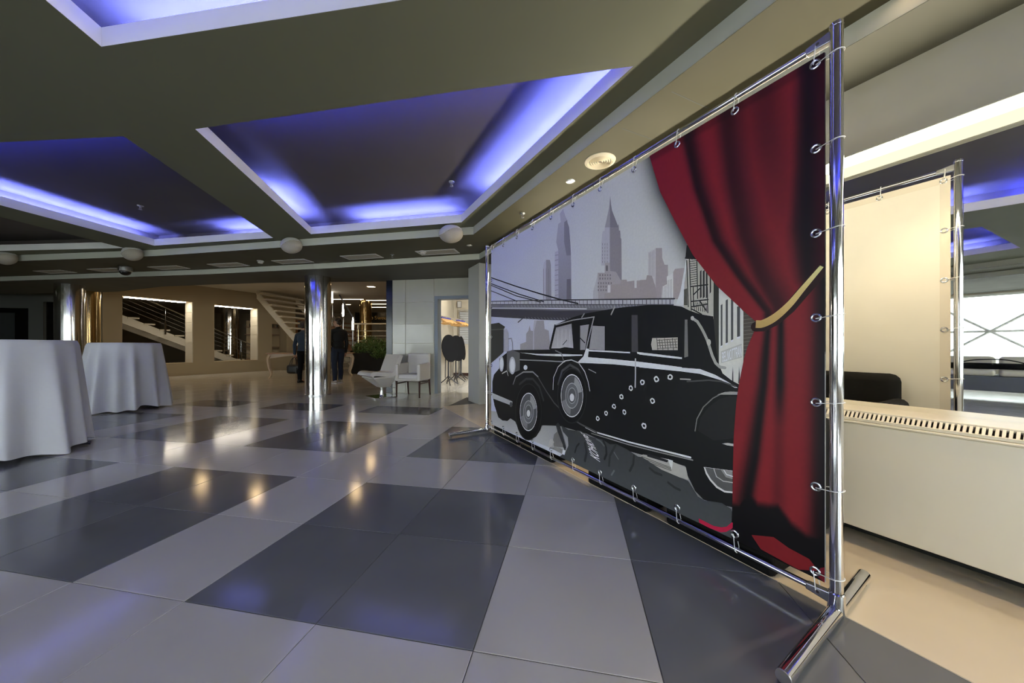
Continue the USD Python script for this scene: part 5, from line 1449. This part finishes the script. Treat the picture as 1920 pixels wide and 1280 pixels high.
column(-7.05, 16.2, .27, 0, ZL, M['gold_steel'], 'round gold-reflecting column on the far side of the lobby')
column(-13.75, 16.4, .34, 0, ZL, M['steel_column'], 'round mirror steel column seen through the narrower opening')
sg = thing('restaurant_sign', 'dark signboard with gold lettering on the far lobby wall', 'sign', (-8.95, 20.0, 2.45))
obj('board', bx(-.4, 1.9, 0, .06, -.02, .62), M['black_gloss'], sg)
tm = meshkit.text_mesh('Two Sweets', .20, .012)
tm.apply_transform(trimesh.transformations.rotation_matrix(math.pi / 2, (1, 0, 0))); tm.apply_translation((.12, -.001, .20))
obj('lettering', tm, M['gold_letters'], sg)
obj('post', cat(bx(-.4, -.32, 0, .06, -2.45, -.02), bx(1.82, 1.9, 0, .06, -2.45, -.02)), M['brown_panel'], sg)
for x0, x1, y, lab in ((-8.3, -6.9, 15.6, 'ceiling light line left of the far gold column'), (-7.2, -5.9, 16.0, 'ceiling light line nearest, right of the far gold column'), (-7.6, -5.8, 17.3, 'ceiling light line second, right of the far gold column'), (-8.0, -5.9, 18.8, 'ceiling light line third, right of the far gold column')):
    t = thing('linear_ceiling_light', lab, 'ceiling light', (x0, y, ZL))
    obj('housing', bx(0, x1 - x0, -.05, .05, -.02, 0), M['white_plastic'], t)
    obj('diffuser', bx(.01, x1 - x0 - .01, -.045, .045, -.032, -.021), M['e_lobby_line'], t)
li = None
for x, y, lab in ((-9.6, 10.4, 'round lobby downlight in front of the tan wall'), (-7.3, 9.6, 'round lobby downlight above the console table'), (-4.6, 9.9, 'round lobby downlight right of the middle column'), (-8.6, 17.6, 'round lobby downlight at the back'), (-15.2, 14.6, 'round lobby downlight over the staircase behind the tan wall'), (-11.3, 18.6, 'round lobby downlight behind the tan wall'), (-5.2, 12.4, 'round lobby downlight over the planter')):
    if li is None:
        li = thing('lobby_downlight', lab, 'ceiling light', (x, y, ZL))
        obj('trim', lathe([(.14, -.002), (.15, -.02), (.17, -.015), (.175, 0)], 24), M['white_plastic'], li)
        obj('lens', lathe([(0, -.008), (.14, -.008), (.145, -.002)], 20), M['e_lobby'], li)
    else: dup(li, (x, y, ZL), 0, lab)
# long console table
cx0, cx1 = np.array([-7.80, 10.75]), np.array([-5.72, 12.05])
CA = math.degrees(math.atan2(*(cx1 - cx0)[::-1])); CL = float(np.linalg.norm(cx1 - cx0))
tb = thing('console_table', 'long pale wooden console table with curved legs in the lobby', 'table', (*cx0, 0), CA)
obj('tabletop', bx(-.06, CL + .06, -.06, .50, .785, .815, .008), M['table_top_wood'], tb)
def apron(L, th=.02):
    x = np.linspace(0, L, 30); d = .10 + .035 * np.cos(np.linspace(0, 4 * math.pi, 30))
    return upright(Polygon([(0, .784), (L, .784)] + list(zip(x[::-1], .784 - d[::-1]))), th)
a1 = apron(CL); obj('apron', a1, M['pale_wood'], tb)
a2 = apron(CL); a2.apply_translation((0, .42, 0)); obj('apron', a2, M['pale_wood'], tb)
for x, sx in ((.03, -1), (CL - .03, 1)):
    for y, sy in ((.0, -1), (.44, 1)):
        p = smooth_path([(x, y, .74), (x + sx * .045, y + sy * .02, .62), (x + sx * .02, y + sy * .01, .38), (x - sx * .035, y - sy * .012, .14), (x + sx * .015, y + sy * .01, .0)], 5)
        obj('leg', tube(p, np.interp(np.linspace(0, 1, len(p)), [0, .2, .6, .85, 1], [.048, .045, .03, .02, .026]), 8), M['pale_wood'], tb)
# planter with bushes
pl = thing('planter_box', 'long black planter trough full of leafy bushes behind the console table', 'planter', (-5.35, 12.9, 0))
obj('trough', bx(-.75, .50, -.2, .2, 0, .78, .02), M['planter'], pl)
rg = np.random.default_rng(11)
V, F = [], []
for c, r, k in (((-.5, 0, .98), .26, 420), ((-.05, -.05, 1.10), .36, 700), ((.40, -.12, 1.02), .33, 600), ((.62, -.24, .78), .25, 380), ((.25, -.2, .78), .22, 260)):
    for _ in range(k):
        d = rg.normal(size=3); d /= np.linalg.norm(d); p = np.array(c) + d * r * rg.uniform(.45, 1.0) * np.array([1.15, .8, 1.0])
        u = rg.normal(size=3); u /= np.linalg.norm(u); w = np.cross(u, d); w /= np.linalg.norm(w) + 1e-9
        l, b = rg.uniform(.035, .07), rg.uniform(.012, .022)
        n0 = len(V); V += [p - u * l, p + w * b + d * .008, p + u * l, p - w * b + d * .008]; F += [(n0, n0 + 1, n0 + 2), (n0, n0 + 2, n0 + 3)]
obj('leaves', trimesh.Trimesh(np.array(V), np.array(F), process=False), M['leaf'], pl, smooth=False).SetCustomDataByKey('kind', 'stuff')
for x, y in ((-.5, 0), (-.05, 0), (.38, -.05), (.5, -.1)): obj('stem', tube([(x, y, .85), (x + .03, y - .02, 1.0), (x + .02, y - .03, 1.2)], .012, 6), M['dark_wood'], pl)
# orange chair and low plant seen through openings
oc = thing('orange_armchair', 'small orange leather armchair seen through the narrower opening', 'armchair', (-13.55, 18.3, 0), 30)
obj('seat', rbox(-.3, .3, -.3, .3, .32, .47, .04), M['orange_leather'], oc)
obj('backrest', rbox(-.32, .32, .22, .34, .30, .85, .04), M['orange_leather'], oc)
for sx in (-1, 1):
    obj('armrest', rbox(min(sx * .26, sx * .36), max(sx * .26, sx * .36), -.3, .3, .30, .64, .04), M['orange_leather'], oc)
    for y in (-.26, .26): obj('leg', cyl((sx * .28, y, 0), (sx * .28, y, .33), .02, 8), M['dark_wood'], oc)
lo = thing('dark_cabinet', 'tall dark wooden cabinet behind the narrower opening', 'cabinet', (-12.9, 19.6, 0), 20)
obj('body', bx(-1.2, 1.2, -.2, .2, 0, 2.6, .01), M['brown_panel'], lo)
for q in range(3): obj('door', bx(-1.18 + q * .79, -.41 + q * .79, -.225, -.201, .05, 2.55, .006), M['black_gloss'] if q != 1 else M['brown_panel'], lo)
cb = thing('display_shelf', 'dark shelf with bottles seen through the small opening at the end of the tan wall', 'shelf', (-12.05, 16.6, 0), 24)
obj('back_panel', bx(-.9, .9, .12, .15, 0, 2.3), M['wall_tan'], cb)
for z in (.4, 1.0, 1.6, 1.95): obj('shelf_board', bx(-.9, .9, -.14, .12, z, z + .03), M['brown_panel'], cb)
bt = None
for k in range(9):
    p = (-12.05 + (-.72 + k * .18) * math.cos(math.radians(24)), 16.6 + (-.72 + k * .18) * math.sin(math.radians(24)), 1.98)
    lab = 'small bottle on the display shelf, %s from the left' % ('first second third fourth fifth sixth seventh eighth ninth'.split()[k])
    if bt is None:
        bt = thing('bottle', lab, 'bottle', p, 0, 'bottles on the display shelf')
        obj('body', lathe([(0, 0), (.032, 0), (.034, .02), (.034, .13), (.014, .18), (.012, .24), (0, .24)], 12), M['smoked_glass'], bt)
        obj('cap', lathe([(.0135, .225), (.0135, .25), (0, .25)], 10), M['gold_steel'], bt)
    else: dup(bt, p, 0, lab)
# sofa by the windows, seen in the mirror
sc = np.array([-6.45, -2.10]); sa = math.degrees(math.atan2(wd[1], wd[0]))
so = thing('bench_sofa', 'long grey sofa with cream cushions under the windows, seen in the mirror', 'sofa', (*sc, 0), sa)
obj('base', rbox(-1.6, 1.6, -.42, .42, .14, .44, .03), M['sofa_grey'], so)
for k in range(2):
    obj('seat_cushion', rbox(-1.57 + k * 1.58, -.02 + k * 1.58, -.42, .20, .44, .57, .05), M['sofa_cream'], so)
    obj('back_cushion', rbox(-1.57 + k * 1.58, -.02 + k * 1.58, .12, .40, .50, .82, .07), M['sofa_cream'], so)
for x in (-1.45, 1.45):
    for y in (-.34, .34): obj('leg', cyl((x, y, 0), (x, y, .16), .02, 8), M['black_plastic'], so)
c_, s_ = math.cos(math.radians(sa)), math.sin(math.radians(sa))
bg = thing('tripod_bag', 'long black bag lying on the sofa, seen in the mirror', 'bag', (sc[0] + .1 * c_ + .22 * s_, sc[1] + .1 * s_ - .22 * c_, .572), sa)
obj('body', rbox(-.7, .7, -.07, .07, 0, .12, .05), M['black_cloth'], bg)
obj('strap', tube(smooth_path([(-.45, 0, .11), (-.2, -.05, .19), (.15, .04, .18), (.4, 0, .11)], 6), .012, 6), M['black_cloth'], bg)

# ================================================================ PEOPLE
def hull_chain(pts, n=14):
    out = []
    for (p, r), (q, s) in zip(pts[:-1], pts[1:]):
        out.append(m3.Manifold.batch_hull([m3.Manifold.sphere(r, n).translate(list(map(float, p))), m3.Manifold.sphere(s, n).translate(list(map(float, q)))]))
    return out
def blend(parts, ln=.02, it=8):
    m = m3.Manifold.batch_boolean(parts, m3.OpType.Add).refine_to_length(ln)
    t = man(m); t.merge_vertices()
    trimesh.smoothing.filter_taubin(t, iterations=it)
    return t
def ell3(c, r, n=18): return m3.Manifold.sphere(1.0, n).scale(list(r)).translate(list(map(float, c)))
def hand(wrist, d, side):
    """palm and five curled fingers hanging along d from the wrist; side = +1 left, -1 right"""
    wrist, d = np.array(wrist, float), np.array(d, float); d /= np.linalg.norm(d)
    f = np.array([0, -1., 0]); f -= d * f.dot(d); f /= np.linalg.norm(f)         # thumb side points forwards
    c = np.cross(d, f) * side
    out = hull_chain([(wrist, .024), (wrist + d * .05 + f * .012, .021), (wrist + d * .085, .019)]) + hull_chain([(wrist + d * .03 - f * .016, .018), (wrist + d * .085 - f * .026, .016)]) + hull_chain([(wrist + d * .03 + f * .018, .018), (wrist + d * .085 + f * .026, .016)])
    for k, l in enumerate((.070, .080, .074, .058)):
        b = wrist + d * .088 + f * (.030 - .019 * k)
        k1 = b + d * l * .45 - c * .004; k2 = k1 + d * l * .33 + c * .016; k3 = k2 + d * l * .16 + c * .020
        out += hull_chain([(b, .0095), (k1, .009), (k2, .0085), (k3, .0075)], 10)
    b = wrist + d * .03 + f * .026
    out += hull_chain([(b, .012), (b + d * .03 + f * .022, .0105), (b + d * .058 + f * .026 + c * .01, .009)], 10)
    return out
def person(lab, loc, rot, arms, stance, m_top, m_legs, m_shoe, h=1.80, collar=True, sleeve=None, head_turn=0):
    """arms: {side: (shoulder, elbow, wrist)} in metres for a 1.8 m figure that faces -y"""
    k = h / 1.80
    t = thing('person', lab, 'person', loc, rot)
    S = lambda p: np.array(p, float) * k
    hip, knee, ankle = {}, {}, {}
    for sx in (-1, 1):
        hip[sx], knee[sx], ankle[sx] = S((sx * .09, .0, .93)), S((sx * .10 + stance[sx][0] * .4, stance[sx][1] * .45 - .02, .50)), S((sx * .105 + stance[sx][0], stance[sx][1], .085))
    hd = S((0, -.035, 1.665)); ca, sa_ = math.cos(head_turn), math.sin(head_turn)
    def hp(x, y, z): return hd + k * np.array([x * ca - y * sa_, x * sa_ + y * ca, z])
    # continuous body
    body = hull_chain([(S((0, .015, 1.44)), .062 * k), (S((0, -.005, 1.55)), .058 * k), (hp(0, .0, -.02), .06 * k)])
    body += [ell3(hp(0, .012, .045), (.077 * k, .098 * k, .098 * k)), ell3(hp(0, -.025, -.035), (.060 * k, .072 * k, .078 * k)), ell3(hp(0, -.055, -.085), (.034 * k, .034 * k, .030 * k))]
    body += hull_chain([(hp(0, -.095, .035), .011 * k), (hp(0, -.118, -.012), .014 * k)]) + hull_chain([(hp(-.022, -.088, -.052), .010 * k), (hp(.022, -.088, -.052), .010 * k)])
    for sx in (-1, 1): body += [ell3(hp(sx * .078, .012, .0), (.012 * k, .022 * k, .033 * k))]
    tor = [ell3(S((0, .01, 1.28)), (.165 * k, .105 * k, .20 * k)), ell3(S((0, .0, 1.06)), (.145 * k, .10 * k, .17 * k)), ell3(S((0, .01, .94)), (.16 * k, .115 * k, .11 * k))]
    tor += hull_chain([(S((-.165, .01, 1.41)), .058 * k), (S((0, .015, 1.44)), .075 * k), (S((.165, .01, 1.41)), .058 * k)])
    body += tor
    sl = []
    for sx in (-1, 1):
        sh_, el, wr = (S(q) for q in arms[sx])
        body += hull_chain([(sh_, .05 * k), (el, .038 * k), (wr, .026 * k)]) + hand(wr, wr - el, sx)
        sl += hull_chain([(sh_, .066 * k), (sh_ * .5 + el * .5, .056 * k), (el, .049 * k), (el * .35 + wr * .65, .043 * k), (wr, .037 * k)])
        body += hull_chain([(hip[sx], .085 * k), (knee[sx], .055 * k), (ankle[sx], .04 * k)]) + hull_chain([(ankle[sx], .04 * k), (ankle[sx] + S((0, -.13, -.05)), .03 * k)])
    obj('body', blend(body), M['skin'], t, smooth=True)
    # clothes
    top = [ell3(S((0, .012, 1.28)), (.185 * k, .125 * k, .215 * k)), ell3(S((0, .005, 1.05)), (.172 * k, .122 * k, .17 * k)), ell3(S((0, .01, .95)), (.178 * k, .130 * k, .085 * k))]
    top += hull_chain([(S((-.165, .012, 1.40)), .072 * k), (S((0, .02, 1.435)), .092 * k), (S((.165, .012, 1.40)), .072 * k)])
    top += hull_chain([(S((0, .015, 1.43)), .085 * k), (S((0, .005, 1.50)), .070 * k)])
    obj('top', blend(top + ([] if sleeve else sl), .018, 10), m_top, t, smooth=True)
    if sleeve: obj('sleeves', blend(sl, .018, 8), sleeve, t, smooth=True)
    leg = [ell3(S((0, .012, .93)), (.172 * k, .126 * k, .10 * k))]
    for sx in (-1, 1):
        mid = hip[sx] * .5 + knee[sx] * .5
        leg += hull_chain([(hip[sx], .100 * k), (mid, .086 * k), (knee[sx], .067 * k), (knee[sx] * .5 + ankle[sx] * .5 + S((0, .02, 0)), .066 * k), (ankle[sx] + S((0, 0, .02)), .056 * k)])
    obj('trousers', blend(leg, .02, 8), m_legs, t, smooth=True)
    for sx in (-1, 1):
        a = ankle[sx]
        s = blend(hull_chain([(a + S((0, .045, -.04)), .040 * k), (a + S((0, -.06, -.045)), .040 * k), (a + S((sx * .012, -.15, -.055)), .030 * k)]) + hull_chain([(a + S((0, .01, .0)), .046 * k), (a + S((0, -.03, -.03)), .042 * k)]), .015, 4)
        s.vertices[:, 2] = np.maximum(s.vertices[:, 2], .012)
        sp_ = obj('shoe', s, m_shoe, t, smooth=True)
        o = Polygon([(a[0] + .046 * k * math.cos(q), a[1] - .05 * k + .135 * k * math.sin(q)) for q in np.linspace(0, 2 * math.pi, 20, endpoint=False)])
        obj('sole', prism(o, 0, .022), M['sole'] if m_shoe is not M['black_leather'] else M['black_plastic'], sp_)
    hair = [ell3(hp(0, .028, .066), (.086 * k, .100 * k, .098 * k)), ell3(hp(0, .06, .01), (.078 * k, .062 * k, .085 * k))]
    hm = m3.Manifold.batch_boolean(hair, m3.OpType.Add)
    cut = m3.Manifold.cube([.4, .2, .3], True).translate(list(map(float, hp(0, -.175 + .03, -.07))))
    hm = man((hm - ell3(hp(0, -.075, -.02), (.068 * k, .062 * k, .10 * k))).refine_to_length(.015)); hm.merge_vertices()
    trimesh.smoothing.filter_taubin(hm, iterations=4)
    hm.vertices += hm.vertex_normals * (.006 * (meshkit.noise(hm.vertices * 60)[:, None] - .4))
    obj('hair', hm, M['hair'], t, smooth=True)
    for sx in (-1, 1): obj('eye', ellipsoid(hp(sx * .030, -.088, .022), (.011 * k, .008 * k, .008 * k), 1), M['eye'], t)
    return t
A_down = {1: ((.195, .012, 1.39), (.235, .03, 1.10), (.245, -.04, .86)), -1: ((-.195, .012, 1.39), (-.235, .03, 1.10), (-.245, -.04, .86))}
# faces left, beside the column
person('man in a dark sweater, jeans and pale sneakers standing right of the middle column', (-4.88, 9.42, 0), -122, A_down, {1: (.01, .05), -1: (0, -.06)}, M['dark_sweater'], M['denim'], M['sneaker'], 1.84, head_turn=.45)
# half hidden behind the column, bag in the left hand
A_bag = {1: ((.195, .012, 1.39), (.265, .05, 1.11), (.29, .02, .84)), -1: A_down[-1]}
P1 = np.array([-5.93, 9.55]); R1 = 168.0
person('person in a denim jacket and black trousers, half hidden by the middle column', (*P1, 0), R1, {-1: A_down[-1], 1: ((.195, .012, 1.39), (.265, .04, 1.11), (.30, .0, .85))}, {1: (.0, .02), -1: (-.03, -.10)}, M['denim_jacket'], M['black_cloth'], M['black_leather'], 1.74)
hb = thing('handbag', 'black hand bag carried by the person half hidden by the column', 'bag', (-6.235, 9.60, .25), -4)
obj('body', rbox(-.185, .185, -.085, .085, .0, .27, .07), M['black_leather'], hb)
for y in (-.045, .045): obj('handle', tube(smooth_path([(-.10, y, .24), (-.06, y * .5, .40), (0.02, 0, .47), (.08, y * .5, .38), (.11, y, .24)], 6), .009, 8), M['black_leather'], hb)
obj('tassel', tube([(.14, -.085, .18), (.15, -.10, .10), (.145, -.10, .02)], .018, 6), M['black_leather'], hb)
